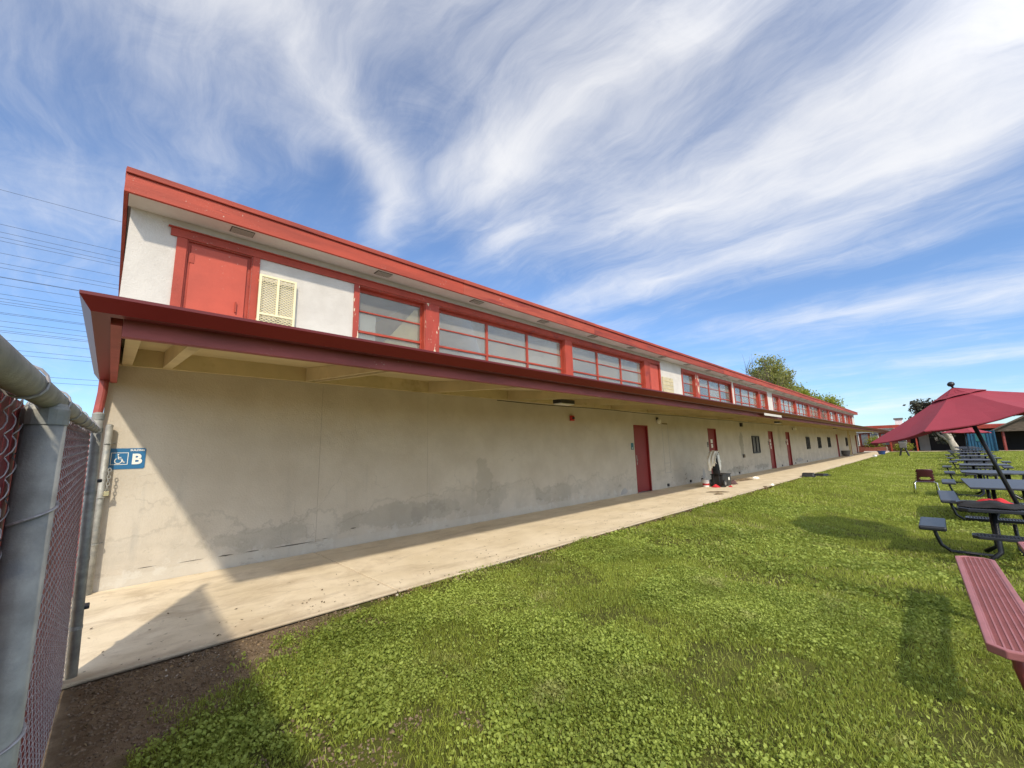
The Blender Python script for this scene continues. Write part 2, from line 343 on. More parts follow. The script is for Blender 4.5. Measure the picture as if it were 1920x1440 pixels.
# ------------------------------------------------------------------ mesh helpers
class MB:
    def __init__(s): s.v = []; s.f = []
    def quad(s, a, b, c, d):
        i = len(s.v); s.v += [a, b, c, d]; s.f.append((i, i + 1, i + 2, i + 3)); return s
    def box(s, x0, x1, y0, y1, z0, z1):
        i = len(s.v)
        s.v += [(x0, y0, z0), (x1, y0, z0), (x1, y1, z0), (x0, y1, z0), (x0, y0, z1), (x1, y0, z1), (x1, y1, z1), (x0, y1, z1)]
        s.f += [tuple(i + k for k in q) for q in ((3, 2, 1, 0), (4, 5, 6, 7), (0, 1, 5, 4), (1, 2, 6, 5), (2, 3, 7, 6), (3, 0, 4, 7))]
        return s
    def prism(s, prof, axis, a0, a1):
        """closed profile (list of 2-tuples) swept along axis from a0 to a1"""
        def P(p, a):
            if axis == 0: return (a, p[0], p[1])
            if axis == 1: return (p[0], a, p[1])
            return (p[0], p[1], a)
        n = len(prof); i = len(s.v)
        s.v += [P(p, a0) for p in prof] + [P(p, a1) for p in prof]
        for k in range(n): s.f.append((i + k, i + (k + 1) % n, i + n + (k + 1) % n, i + n + k))
        s.f.append(tuple(i + k for k in range(n - 1, -1, -1))); s.f.append(tuple(i + n + k for k in range(n)))
        return s
    def tube(s, path, r, n=8, caps=True):
        path = [Vector(p) for p in path]; m_ = len(path); i = len(s.v)
        rr = r if isinstance(r, (list, tuple)) else [r] * m_
        up = None
        for k, p in enumerate(path):
            t = (path[min(k + 1, m_ - 1)] - path[max(k - 1, 0)]).normalized()
            if up is None:
                up = Vector((0, 0, 1)) if abs(t.z) < .9 else Vector((1, 0, 0))
            a = (up - t * up.dot(t))
            if a.length < 1e-4: a = t.orthogonal()
            a.normalize(); up = a; b = t.cross(a)
            for q in range(n):
                an = 2 * math.pi * q / n
                s.v.append(tuple(p + (a * math.cos(an) + b * math.sin(an)) * rr[k]))
        for k in range(m_ - 1):
            for q in range(n):
                s.f.append((i + k * n + q, i + k * n + (q + 1) % n, i + (k + 1) * n + (q + 1) % n, i + (k + 1) * n + q))
        if caps:
            s.f.append(tuple(i + q for q in range(n - 1, -1, -1))); s.f.append(tuple(i + (m_ - 1) * n + q for q in range(n)))
        return s
    def lathe(s, c, prof, n=20):
        """prof: (r, z) list, round the vertical through c"""
        i = len(s.v); m_ = len(prof)
        for r, z in prof:
            for q in range(n):
                a = 2 * math.pi * q / n; s.v.append((c[0] + r * math.cos(a), c[1] + r * math.sin(a), c[2] + z))
        for k in range(m_ - 1):
            for q in range(n):
                s.f.append((i + k * n + q, i + k * n + (q + 1) % n, i + (k + 1) * n + (q + 1) % n, i + (k + 1) * n + q))
        s.f.append(tuple(i + q for q in range(n - 1, -1, -1))); s.f.append(tuple(i + (m_ - 1) * n + q for q in range(n)))
        return s
    def build(s, name, material, parent=None, smooth=False, bevel=0., fix=True):
        me = bpy.data.meshes.new(name)
        off = parent_offset(parent)
        me.from_pydata([(v[0] - off.x, v[1] - off.y, v[2] - off.z) for v in s.v], [], s.f)
        if fix:
            bm = bmesh.new(); bm.from_mesh(me); bmesh.ops.recalc_face_normals(bm, faces=bm.faces); bm.to_mesh(me); bm.free()
        me.materials.append(material)
        if smooth:
            for p in me.polygons: p.use_smooth = True
        o = bpy.data.objects.new(name, me); COL.objects.link(o)
        if parent is not None: o.parent = parent
        if bevel:
            b = o.modifiers.new('bevel', 'BEVEL'); b.width = bevel; b.segments = 2; b.limit_method = 'ANGLE'
        return o
def parent_offset(p):
    off = Vector((0, 0, 0))
    while p is not None:
        off += Vector(p.location); p = p.parent
    return off
def tag(o, label, cat, group=None):
    o['label'] = label; o['category'] = cat
    if group: o['group'] = group
    return o
def thing(name, label, cat, loc=(0, 0, 0), group=None):
    o = bpy.data.objects.new(name, None); COL.objects.link(o); o.location = loc; o.empty_display_size = .1
    return tag(o, label, cat, group)
def copy_tree(o, parent=None):
    c = o.copy(); COL.objects.link(c)
    if parent is not None: c.parent = parent
    for ch in list(o.children): copy_tree(ch, c)
    return c
def textmesh(name, body, size, material, mtx, parent, bold=.0, depth=.002, alignx='CENTER'):
    cu = bpy.data.curves.new(name, 'FONT'); cu.body = body; cu.size = size; cu.align_x = alignx; cu.align_y = 'CENTER'
    cu.offset = bold; cu.extrude = depth; cu.resolution_u = 6
    tmp = bpy.data.objects.new(name + '_tmp', cu); COL.objects.link(tmp)
    bpy.context.view_layer.update()
    me = bpy.data.meshes.new_from_object(tmp.evaluated_get(bpy.context.evaluated_depsgraph_get()))
    bpy.data.objects.remove(tmp)
    off = parent_offset(parent)
    me.transform(Matrix.Translation(-off) @ mtx)
    me.materials.clear(); me.materials.append(material)
    o = bpy.data.objects.new(name, me); COL.objects.link(o); o.parent = parent
    return o
def wallmtx(x, y, z):      # text plane facing -Y, reading along +X
    return Matrix.Translation((x, y, z)) @ Matrix.Rotation(R(90), 4, 'X')

# ------------------------------------------------------------------ terrain
WY = 6.68          # face of the long wall
def sst(a, b, x):
    t = np.clip((x - a) / (b - a), 0, 1); return t * t * (3 - 2 * t)
def gz(x, y):
    x = np.asarray(x, float); y = np.asarray(y, float)
    s = 1 - sst(.3, 4.1, y)
    dip = .075 + .195 * sst(5.5, 9, x)
    far = 1 - sst(24, 48, x)
    z = -.035 - s * dip * far
    z = z + .012 * np.sin(x * 1.7 + y) * np.sin(y * 2.3 - .4 * x) * (1 - sst(15, 25, x))
    return z
def ground_mesh():
    xs = np.concatenate([[-700, -200, -60, -20], np.arange(-8, 14, .25), np.arange(14, 70, 1.), [80, 120, 200, 400, 900]])
    ys = np.concatenate([[-700, -200, -60, -25], np.arange(-12, -2, 1.), np.arange(-2, 4.3, .18), [5, 6.5, 8, 14, 25, 60, 200, 700]])
    X, Y = np.meshgrid(xs, ys, indexing='ij')
    Z = gz(X, Y)
    Z = np.where(Y > 4.4, -.12, Z)
    v = np.stack([X, Y, Z], -1).reshape(-1, 3)
    nx, ny = len(xs), len(ys)
    idx = np.arange(nx * ny).reshape(nx, ny)
    f = np.stack([idx[:-1, :-1], idx[1:, :-1], idx[1:, 1:], idx[:-1, 1:]], -1).reshape(-1, 4)
    me = bpy.data.meshes.new('ground'); me.from_pydata(v.tolist(), [], f.tolist())
    for p in me.polygons: p.use_smooth = True
    me.materials.append(M_SOIL)
    o = bpy.data.objects.new('ground', me); COL.objects.link(o); o['kind'] = 'structure'
    return o
ground = ground_mesh()

# concrete walk: bed plus cast slabs with open joints
bed = MB().box(-9, 71, 4.22, WY + .02, -.14, -.03).build('path', M_CONC); bed['kind'] = 'structure'
jx = [2.32 + 6.1 * k for k in range(-2, 12)]
ed = [-9] + jx + [71]
for k in range(len(ed) - 1):
    a, b = ed[k] + .006, ed[k + 1] - .006
    MB().box(a, b, 4.17, WY - .004, -.026, 0).build('slab', M_CONC, bed, bevel=.012)
cross = MB().box(69.6, 71.8, -30, 4.1, -.12, .03).build('pavement', M_CONC); cross['kind'] = 'structure'

# ------------------------------------------------------------------ the long classroom building
X0, X1 = -.1, 65.1
B = thing('classroom_building', 'long cream stucco classroom block with red roof fascia, clerestory windows and deep walkway canopy', 'building', (X0, WY, 0))
BAY = 4.355
ZT = 4.59
doors = [(11.9, 12.82), (18.02, 18.94), (26.98, 27.92), (30.9, 31.85), (49.9, 50.8), (58.4, 59.3), (63.3, 64.2)]
wins = []      # (x0, x1, lites, kind)
wins.append((2.86, 4.185, 1))
posts = []
for k in range(1, 15):
    a = k * BAY; b = a + BAY
    if k in (3,): wins.append((15.96, 17.22, 1))
    elif k == 6:
        wins.append((26.26, 27.62, 1)); wins.append((28.92, 30.28, 1))
    elif k == 14: wins.append((a + .15, a + 2.2, 2))
    else: wins.append((a + .15, b - .17, 3))
Z0W, Z1W = 3.22, 4.34
openings = [(a, b, -.2, 2.12) for a, b in doors] + [(a, b, Z0W, Z1W) for a, b, _ in wins] + [(.48, 1.24, 3.2, 4.34), (13.3, 13.98, 3.2, 4.34)]
def wall_open(x0, x1, y0, y1, z0, z1, ops):
    mb = MB()
    xs = sorted({x0, x1, *[o[0] for o in ops], *[o[1] for o in ops]}); xs = [x for x in xs if x0 <= x <= x1]
    for i in range(len(xs) - 1):
        a, b = xs[i], xs[i + 1]; mid = (a + b) / 2
        cur = z0
        for o in sorted([o for o in ops if o[0] < mid < o[1]], key=lambda o: o[2]):
            lo, hi = max(o[2], z0), min(o[3], z1)
            if lo > cur:
                mb.quad((a, y0, cur), (b, y0, cur), (b, y0, lo), (a, y0, lo)); mb.quad((b, y1, cur), (a, y1, cur), (a, y1, lo), (b, y1, lo))
            cur = hi
        if cur < z1:
            mb.quad((a, y0, cur), (b, y0, cur), (b, y0, z1), (a, y0, z1)); mb.quad((b, y1, cur), (a, y1, cur), (a, y1, z1), (b, y1, z1))
    for (a, b, lo, hi) in ops:
        lo = max(lo, z0); hi = min(hi, z1)
        mb.quad((a, y0, lo), (a, y0, hi), (a, y1, hi), (a, y1, lo)); mb.quad((b, y0, hi), (b, y0, lo), (b, y1, lo), (b, y1, hi))
        mb.quad((a, y0, hi), (b, y0, hi), (b, y1, hi), (a, y1, hi))
        if lo > z0: mb.quad((a, y0, lo), (a, y1, lo), (b, y1, lo), (b, y0, lo))
    return mb
YB = WY + 8.6
wall_open(X0, X1, WY, WY + .2, -.13, ZT, openings).build('wall', M_STUCCO, B, fix=False)
MB().box(X0 + .002, X0 + .2, WY + .201, YB, -.13, ZT).build('end_wall', M_STUCCO, B)
MB().box(X1 - .2, X1 - .002, WY + .201, YB, -.13, ZT).build('end_wall', M_STUCCO, B)
bw = [(k * BAY + .35, (k + 1) * BAY - .35, .95, 4.2) for k in range(0, 14)]
wall_open(X0 + .201, X1 - .201, YB - .2, YB - .002, -.13, ZT, bw).build('back_wall', M_INT, B, fix=False)
for a, b, c, e in bw:
    bwn = MB().box(a, a + .05, YB - .12, YB - .07, c, e).box(b - .05, b, YB - .12, YB - .07, c, e).box(a + .051, b - .051, YB - .12, YB - .07, 2.5, 2.56).build('back_window', M_RED, B)
# inside, as seen through the clerestory
MB().box(X0 + .22, X1 - .22, WY + .22, YB - .22, -.05, .0).build('floor', M_INT, B)
MB().box(X0 + .22, X1 - .22, WY + .21, YB - .27, ZT - .06, ZT - .02).build('ceiling', M_INT, B)
for k in range(1, 15):
    mm = M_CURT if k == 1 else M_INT
    yb = YB - .27
    if k in (1, 2, 3, 6, 9, 12): MB().box(k * BAY - .06, k * BAY + .02, WY + .24, yb if k != 2 else WY + 1.6, .001, ZT - .061).build('partition', mm, B)

# roof
MB().box(X0 - .03, X1 + .03, 6.325, YB + .3, 4.61, 4.82).build('roof', M_ROOF, B)
MB().box(X0 - .03, X1 + .03, 6.325, WY - .002, 4.575, 4.605).build('soffit', M_SOFFIT, B)
fx = -.175
seg = [5.0, 4.6, 5.2, 4.9, 4.8, 5.1, 4.7, 5.2, 5.0, 4.9, 4.8, 5.1, 5.]
REDW = [M_REDWOOD, mat('red_fascia_board_dull', (.31, .046, .024), .7, .25, 2.5, .4, 25, col2=(.17, .028, .022), c2lo=.52, c2hi=.68, c2s=4, sc=(.35, 1, 3), chips=(.52, .36, .28)),
        mat('red_fascia_board_chalky', (.37, .066, .036), .75, .2, 2.2, .4, 25, col2=(.25, .035, .025), c2lo=.5, c2hi=.66, c2s=3.4, sc=(.4, 1, 3), chips=(.52, .36, .28))]
x = fx
for i, s_ in enumerate(seg):
    e = min(x + s_, X1 + .08) if i < len(seg) - 1 else X1 + .08
    dz = random.uniform(-.004, .004)
    if e - x > .2:
        MB().box(x + .002, e - .002, 6.28 + random.uniform(0, .004), 6.322, 4.57 + dz, 4.795 + dz * .5).build('fascia_board', REDW[(i * 2 + i // 3) % 3], B, bevel=.004)
        MB().box(x + .001, e - .001, 6.252 + random.uniform(-.004, .004), 6.30, 4.80, 4.875 + random.uniform(-.006, .006)).build('fascia_cap', REDW[(i + 1) % 3], B, bevel=.004)
    x = e
for xx in (X0 - .075, X1 + .035):
    MB().box(xx, xx + .04, 6.3235, YB + .3, 4.572, 4.80).build('rake_board', M_REDWOOD, B)
    MB().box(xx - .005, xx + .045, 6.303, YB + .3, 4.803, 4.873).build('rake_cap', M_REDWOOD, B)
k = 0
while 1.05 + 2.133 * k < X1 - .3:
    vx = 1.05 + 2.133 * k; k += 1
    v = MB().box(vx - .14, vx + .14, 6.37, 6.54, 4.566, 4.574).build('soffit_vent', M_VENT, B)
    for q in range(5):
        MB().box(vx - .13, vx + .13, 6.385 + .03 * q, 6.393 + .03 * q, 4.560, 4.5655).build('louvre', M_SOFFIT, v)
# head trim and posts in red
head = [(.30, 14.06), (15.9, 21.62), (21.9, 27.66), (28.85, X1 - .6)]
for a, b in head:
    n = max(1, round((b - a) / 4.4)); w = (b - a) / n
    for i in range(n):
        MB().box(a + i * w + .001, a + (i + 1) * w - .001, WY - .028, WY - .001, 4.342, 4.45).build('head_trim', M_RED, B, bevel=.003)
MB().box(.27, 14.08, WY - .05, WY - .001, 4.452, 4.465).build('drip_strip', M_RED, B)
def trim(x0, x1, material=None, z0=3.05, z1=4.340):
    return MB().box(x0, x1, WY - .026, WY - .001, z0, z1).build('post', material or M_RED, B, bevel=.003)
trim(2.76, 2.856, M_REDFLAKE)
for k in range(1, 15):
    xx = k * BAY
    if k in (5,): continue
    trim(xx - .1695 if k not in (4,) else xx - .19, xx + .1495, M_REDFLAKE if k in (1, 4) else M_RED)
for xx in (15.88, 21.5, 21.92, 27.63, 28.83): trim(xx, xx + .08, M_RED)
# red upper panels (hatches) in the first and the fourth bay
for a, b, la in ((.48, 1.24, 1), (13.3, 13.98, 0)):
    trim(a - .11, a - .001); trim(b + .001, b + .095)
    MB().box(a + .002, b - .002, WY + .03, WY + .06, 3.2, 4.335).build('hatch_frame', M_RED, B)
    MB().box(a + .0005, a + .014, WY - .002, WY + .0295, 3.2, 4.325).build('reveal_board', M_RED, B); MB().box(b - .014, b - .0005, WY - .002, WY + .0295, 3.2, 4.325).build('reveal_board', M_RED, B)
    MB().box(a + .0005, b - .0005, WY - .002, WY + .0295, 4.326, 4.3395).build('reveal_board', M_RED, B)
    h = MB().box(a + .05, b - .06, WY + .004, WY + .029, 3.2, 4.28).build('hatch', M_REDPANEL, B, bevel=.003)
    if la:
        MB().box(a + .035, a + .09, WY - .004, WY + .003, 4.03, 4.16).build('hinge', M_RED, h)
        MB().box(b - .17, b - .155, WY - .03, WY + .003, 3.45, 3.6).build('pull', M_RED, h)
# clerestory windows
for a, b, n in wins:
    y = WY + .115
    fr = MB()
    fr.box(a + .001, b - .001, y - .02, y + .03, Z1W - .075, Z1W - .001).box(a + .001, b - .001, y - .03, y + .03, Z0W + .001, Z0W + .05)
    fr.box(a + .001, a + .045, y - .02, y + .03, Z0W + .05, Z1W - .075).box(b - .045, b - .001, y - .02, y + .03, Z0W + .05, Z1W - .075)
    wnd = fr.build('window', M_RED, B)
    MB().box(b - .018, b - .0015, WY - .003, y - .021, Z0W + .001, Z1W - .001).build('reveal_board', M_RED, wnd)
    MB().box(a + .0015, b - .019, WY - .003, y - .021, Z1W - .018, Z1W - .001).build('reveal_board', M_RED, wnd)
    iw = (b - a - .09) / n
    for i in range(n):
        l, r = a + .045 + i * iw, a + .045 + (i + 1) * iw
        if i: MB().box(l - .03, l + .03, y - .025, y + .028, Z0W + .05, Z1W - .075).build('mullion', M_RED, wnd); l += .03
        if i < n - 1: r -= .03
        MB().box(l, r, y - .018, y + .018, 3.905, 3.928).build('glazing_bar', M_RED, wnd)
        MB().box(l, r, y - .03, y + .02, 3.525, 3.562).build('glazing_bar', M_RED, wnd)
        for z0, z1 in ((Z0W + .05, 3.525), (3.562, 3.905), (3.928, Z1W - .075)):
            MB().box(l, r, y + .001, y + .006, z0, z1).build('pane', M_GLASSC if a < 12 else M_GLASS, wnd)
    if a > 15.9:
        for i in range(n):
            if random.random() < .8:
                l = a + .05 + i * iw; drop = random.choice((3.3, 3.55, 3.9, 3.7, 3.3))
                MB().box(l + .02, l + iw - .02, y + .09, y + .094, drop, Z1W - .02).build('blind', random.choice((M_BLIND, M_BLIND, M_INT)), wnd)
    elif a < 4:
        MB().prism([(a + .42, 3.27), (b - .06, 3.27), (b - .06, 4.22), (b - .14, 4.2)], 1, y + .05, y + .056).build('curtain_and_sun_patch', M_CURT, wnd)  # curtain cut in the shape of the sunlit triangle inside
        MB().box(a + .06, a + .40, y + .07, y + .074, 3.27, 3.9).build('blind', M_INT, wnd)
    elif a > 4:
        MB().box(a + iw * 2.62, b - .05, y + .09, y + .1, 3.25, Z1W - .02).build('curtain_and_sun_patch', M_BLIND, wnd)
        if a > 8: MB().box(a + iw * 1.06, a + iw * 1.97, y + .09, y + .094, 3.25, 3.9).build('blind', M_CURT, wnd)

# white disc added in the shape of a sunlit patch, second window
pd = MB().prism([(7.05 + .62 * (1 - math.cos(t)), 3.42 + .36 * math.sin(t)) for t in np.linspace(.15, math.pi * .93, 12)], 1, WY + .150, WY + .156)
pd.build('sun_patch_disc', M_WHITE, B)
# security grille
gx0, gx1, gz0, gz1, gy = 1.33, 1.83, 3.33, 4.08, WY - .09
g = MB()
for a, b, c, e in ((gx0, gx0 + .03, gz0, gz1), (gx1 - .03, gx1, gz0, gz1), (1.565, 1.595, gz0 + .17, gz1 - .03)): g.box(a, b, gy, gy + .03, c, e)
for c, e in ((gz1 - .03, gz1), (gz0, gz0 + .03), (gz0 + .14, gz0 + .17)): g.box(gx0 + .03, gx1 - .03, gy, gy + .03, c, e)
for xx in (gx0, gx1 - .03):
    for zq in (gz0 + .05, gz1 - .1): g.box(xx + .002, xx + .028, gy + .031, WY - .001, zq, zq + .03)
grl = g.build('window_grille', M_GRILLE, B)
g = MB(); st = .038
def seg_clip(x, z, dx, dz):
    return None
for i in range(-24, 40):
    for s_ in (1, -1):
        pts = []
        for t in np.linspace(0, 1, 2): pass
        # line z = z0 + s*(x-gx0)*1.0 + i*st
        x_a, x_b = gx0 + .03, gx1 - .03
        za = gz0 + i * st if s_ > 0 else gz0 + i * st + (x_b - x_a) * .62
        zb = za + s_ * (x_b - x_a) * .62
        lo, hi = gz0 + .03, gz1 - .03
        t0, t1 = 0., 1.
        dzz = zb - za
        ta, tb = (lo - za) / dzz, (hi - za) / dzz
        if ta > tb: ta, tb = tb, ta
        t0 = max(t0, ta); t1 = min(t1, tb)
        if t1 - t0 < .02: continue
        p = lambda t: (x_a + t * (x_b - x_a), gy + .015 + .001 * s_, za + t * dzz)
        g.tube([p(t0), p(t1)], .0045, 4, False)
g.build('expanded_mesh', M_GRILLE, grl)['kind'] = 'stuff'
g = MB().box(14.16, 15.0, WY - .05, WY - .001, 3.3, 3.93).build('vent_cover', mat('tan_cover', (.50, .43, .28), .8, .15, 4, col2=(.25, .2, .12), c2lo=.6, c2hi=.7), B, bevel=.01)
for q in range(4): MB().box(14.2, 14.96, WY - .058, WY - .051, 3.36 + .14 * q, 3.39 + .14 * q).build('louvre', M_CREAM, g)

# lower doors
for i, (a, b) in enumerate(doors):
    dr = MB().box(a + .045, b - .045, WY + .05, WY + .09, .012, 2.075).build('door', M_DOOR, B, bevel=.004)
    fr = MB()
    fr.box(a + .001, a + .045, WY - .012, WY + .1, .002, 2.119).box(b - .045, b - .001, WY - .012, WY + .1, .002, 2.119).box(a + .0455, b - .0455, WY - .012, WY + .1, 2.078, 2.119)
    fr.build('door_frame', M_DOOR, dr)
    hl = MB().box(a + .1, a + .16, WY + .03, WY + .049, .86, 1.16)
    hl.box(a + .115, a + .145, WY + .0, WY + .029, .98, 1.03).build('handle', M_GALV, dr)
    MB().box(a + .08, a + .15, WY + .046, WY + .0495, 1.93, 2.02).build('number_plate', M_SIGNW, dr)
    if i in (1, 2, 3):
        for j in range((2, 3, 2)[i - 1]):
            MB().box(a + .36 + .03 * j, a + .58, WY + .046, WY + .0494, 1.5 - .2 * j, 1.66 - .2 * j).build('notice', M_SIGNW, dr)
# meeting line of base and upper canopy: ledger, rafters, deck
CX1 = 68.2
def raf_z(y): return 2.55 - .086 * (6.62 - y)
MB().box(X0 + .03, CX1, 6.60, WY - .002, 2.545, 2.765).build('ledger', M_CREAM, B)
def deck_z(y): return 2.765 - .1235 * (6.68 - y)
MB().prism([(3.62, deck_z(3.62)), (WY - .003, deck_z(WY)), (WY - .003, deck_z(WY) + .05), (3.62, deck_z(3.62) + .035)], 0, X0 - .02, CX1).build('canopy_deck', M_CREAM, B)
MB().quad((X0 - .06, 3.57, 2.4335), (CX1, 3.57, 2.4335), (CX1, WY - .002, deck_z(WY) + .06), (X0 - .06, WY - .002, deck_z(WY) + .06)).build('canopy_roofing', M_ROOF, B)
rx = [.0, .37] ; kk = 1
while 2.13 * kk < CX1 - .3: rx += [2.13 * kk]; kk += 1
for i, xx in enumerate(rx):
    pr = [(3.685, raf_z(3.685)), (6.598, raf_z(6.598)), (6.598, deck_z(6.598) - .002), (3.685, deck_z(3.685) - .002)]
    if i < 2: MB().prism(pr, 0, xx, xx + .09).build('rafter', M_CREAM, B)
    elif i % 2 == 0:
        MB().prism(pr, 0, xx - .09, xx - .045).build('rafter', M_CREAM, B); MB().prism(pr, 0, xx + .045, xx + .09).build('rafter', M_CREAM, B)
    else: MB().prism(pr, 0, xx - .035, xx + .035).build('rafter', M_CREAM, B)
x = X0 + .08
while x < CX1:
    e = min(x + 6.2, CX1)
    MB().box(x + .001, e - .001, 3.622, 3.68, 2.235, 2.385).build('eave_beam', M_BEAM, B, bevel=.004); x = e
MB().prism([(3.70, 2.325), (6.64, 2.325), (WY - .004, 2.54), (WY - .004, deck_z(WY) + .04), (3.70, deck_z(3.7) + .03)], 0, X0 + .0215, X0 + .078).build('rake_beam', M_BEAM, B)
# flared gutter, mitred round the end
gm = MB()
def ring(p): gm.v.extend(p)
prof = lambda out, z: (out, z)
# profile points: offset outwards (0 = foot), height
PR = [(.0, 2.34), (.055, 2.425), (.055, 2.445), (.04, 2.447), (-.088, 2.43), (-.088, 2.34)]
def corner_pts(kind):
    r = []
    for o, z in PR:
        if kind == 'far': r.append((CX1 + .1, 3.478 - o, z))
        elif kind == 'mitre': r.append((-.167 - o, 3.478 - o, z))
        else: r.append((-.167 - o, WY + .01, z))
    return r
for kd in ('far', 'mitre', 'wall'): ring(corner_pts(kd))
n = len(PR)
for s_ in (0, 1):
    for q in range(n): gm.f.append((s_ * n + q, s_ * n + (q + 1) % n, (s_ + 1) * n + (q + 1) % n, (s_ + 1) * n + q))
gm.f.append(tuple(range(n))); gm.f.append(tuple(2 * n + q for q in range(n - 1, -1, -1)))
gut = gm.build('gutter', M_MAROON, B)
MB().box(13.9, 15.85, 3.468, 3.476, 2.27, 2.338).build('bare_gutter_strip', M_SOFFIT, gut)
# downspout at the end of the canopy
ds = MB().tube([(-.13, 6.61, 2.345), (-.13, 6.61, 2.2), (-.15, 6.61, 1.9), (-.15, 6.61, .02)], .042, 12)
ds.build('downspout', M_BEAM, B, smooth=False)
# conduit run under the canopy
MB().tube([(5.9, 6.5, 2.50)] + [(x, 6.5, 2.50 - .012 * math.sin((x - 6) * 1.2)) for x in np.arange(6.4, 30, .6)], .009, 6).build('conduit', M_CABLE, B)
# outlines of a blocked up opening beside the first door
for a, b, c, e in ((13.86, 13.875, .5, 2.2), (14.3, 14.315, .5, 2.2), (13.876, 14.299, .5, .515), (13.876, 14.299, 2.19, 2.23), (13.876, 14.299, .83, .842)):
    MB().box(a, b, WY - .004, WY - .0005, c, e).build('patch_seam', M_FARWALL if c != 2.19 else M_BROWN, B)
# low wall outlets (dark scupper blocks)
for xx in (13.98, 15.85, 16.95, 21.4, 29.2, 32.6, 36.1):
    MB().box(xx - .05, xx + .05, WY - .04, WY - .001, .05, .14).build('scupper', M_BLACK, B)
# bare patches where the stucco foot has broken away
for xx, zz_, w, h in ((11.1, .13, .22, .1), (17.2, .3, .16, .22), (33.9, .3, .8, .12)):
    MB().prism([(xx - w, zz_ - h), (xx + w * .6, zz_ - h * .8), (xx + w, zz_ - h * .1), (xx + w * .3, zz_ + h), (xx - w * .5, zz_ + h * .4)], 1, WY - .003, WY - .0006).build('bare_patch', M_FARWALL, B)

M_GAP = mat('dark_gap', (.13, .115, .09), .95, .3, 20)
for xa, xb, zq, hq in ((.35, .52, .175, .006), (.72, .98, .165, .007), (1.12, 1.3, .16, .011), (1.42, 1.6, .16, .009), (1.74, 2.3, .155, .010), (2.42, 2.52, .17, .005), (2.85, 2.95, .26, .012)):
    pr = [(xa + (xb - xa) * u, zq + hq * math.sin(math.pi * u) * random.uniform(.5, 1.1)) for u in np.linspace(0, 1, 7)] + [(xa + (xb - xa) * u, zq - hq * math.sin(math.pi * u) * random.uniform(.4, 1.)) for u in np.linspace(1, 0, 7)[1:-1]]
    MB().prism(pr, 1, WY - .002, WY - .0005).build('plaster_gap', M_GAP, B)
for xx in (2.33, 4.27): MB().box(xx - .0025, xx + .0025, WY - .0012, WY - .0004, .14, 2.5).build('control_joint', mat('joint_stucco', (.33, .285, .22), .95, .2, 20), B)  # joint lines are thin strips of darker stucco

# barred boards on the lower wall
def board(x0, x1, group='barred boards on the lower wall', label=''):
    t = thing('notice_board', label, 'notice board', ((x0 + x1) / 2, WY, .93), group)
    f = MB()
    f.box(x0, x1, WY - .05, WY - .0015, .93, .99).box(x0, x1, WY - .05, WY - .0015, 1.77, 1.83)
    f.box(x0, x0 + .06, WY - .05, WY - .0015, .991, 1.769).box(x1 - .06, x1, WY - .05, WY - .0015, .991, 1.769)
    f.box((x0 + x1) / 2 - .035, (x0 + x1) / 2 + .035, WY - .05, WY - .0015, .991, 1.769)
    f.build('frame', M_BLACK, t)
    mid = (x0 + x1) / 2
    for a, b in ((x0 + .061, mid - .036), (mid + .036, x1 - .061)):
        MB().box(a, b, WY - .015, WY - .002, .991, 1.769).build('pane', M_FARWALL, t)
        for q in range(3):
            xa = a + (b - a) * (q + .5) / 3
            MB().box(xa - .012, xa + .012, WY - .035, WY - .018, .991, 1.769).build('bar', M_BLACK, t)
    return t
board(23.85, 25.05, label='black framed barred board on the wall between the second and third red doors')
for (a, b), w in zip(((36.6, 37.7), (40.85, 42.0), (45.2, 46.4)), ('first', 'second', 'third')): board(a, b, label=w + ' small dark barred board on the wall past the fourth red door')
board(55.5, 56.7, label='small dark barred board on the wall past the grey tub')

# lamps and boxes under the canopy and on the wall
def lamp(x, y, z, label):
    t = thing('canopy_light', label, 'light', (x, y, z), 'lights under the walkway canopy')
    MB().box(x - .26, x + .26, y - .11, y + .11, z + .0, z + .085).build('housing', M_BLACK, t, bevel=.008)
    MB().box(x - .24, x + .24, y - .1, y + .1, z - .02, z - .001).build('diffuser', M_LAMP, t)
    MB().box(x - .2, x + .25, y - .06, y + .06, z + .086, deck_z(y) - .003).build('mount', M_CREAM, t)
lamp(7.25, 5.75, 2.43, 'black box light with pale diffuser before the first door, hung on the cable')
lamp(23.4, 5.3, 2.40, 'black box light under the canopy near the white strip on the gutter')
lamp(39.9, 5.3, 2.40, 'black box light under the far canopy near the grey tub')
t = thing('alarm_horn', 'small red alarm horn on the wall left of the first red door', 'alarm', (8.7, WY, 2.2))
MB().box(8.63, 8.77, WY - .06, WY - .001, 2.15, 2.29).build('housing', M_REDPL, t, bevel=.006)
MB().lathe((8.7, WY - .075, 2.22), [(.03, -.03), (.04, 0), (.03, .03)], 10).build('horn', M_BLACK, t)
t = thing('wall_lamp', 'small white dome lamp on the wall right of the first red door', 'lamp', (13.52, WY, 2.3))
MB().lathe((13.52, WY - .08, 2.28), [(.03, -.09), (.07, -.04), (.075, .03), (.05, .07)], 14).build('globe', M_LAMP, t, smooth=True)
MB().box(13.48, 13.56, WY - .05, WY - .001, 2.32, 2.42).build('bracket', M_BLACK, t)
t = thing('wall_lamp', 'white flood lamp high on the wall beyond the fourth red door', 'lamp', (32.9, WY, 2.3))
MB().box(32.75, 33.05, WY - .22, WY - .06, 2.26, 2.42).build('housing', M_LAMP, t, bevel=.02)
MB().box(32.85, 32.95, WY - .06, WY - .001, 2.3, 2.38).build('bracket', M_BLACK, t)
t = thing('speaker_box', 'small dark box high on the wall past the second red door', 'speaker', (22.3, WY, 2.3))
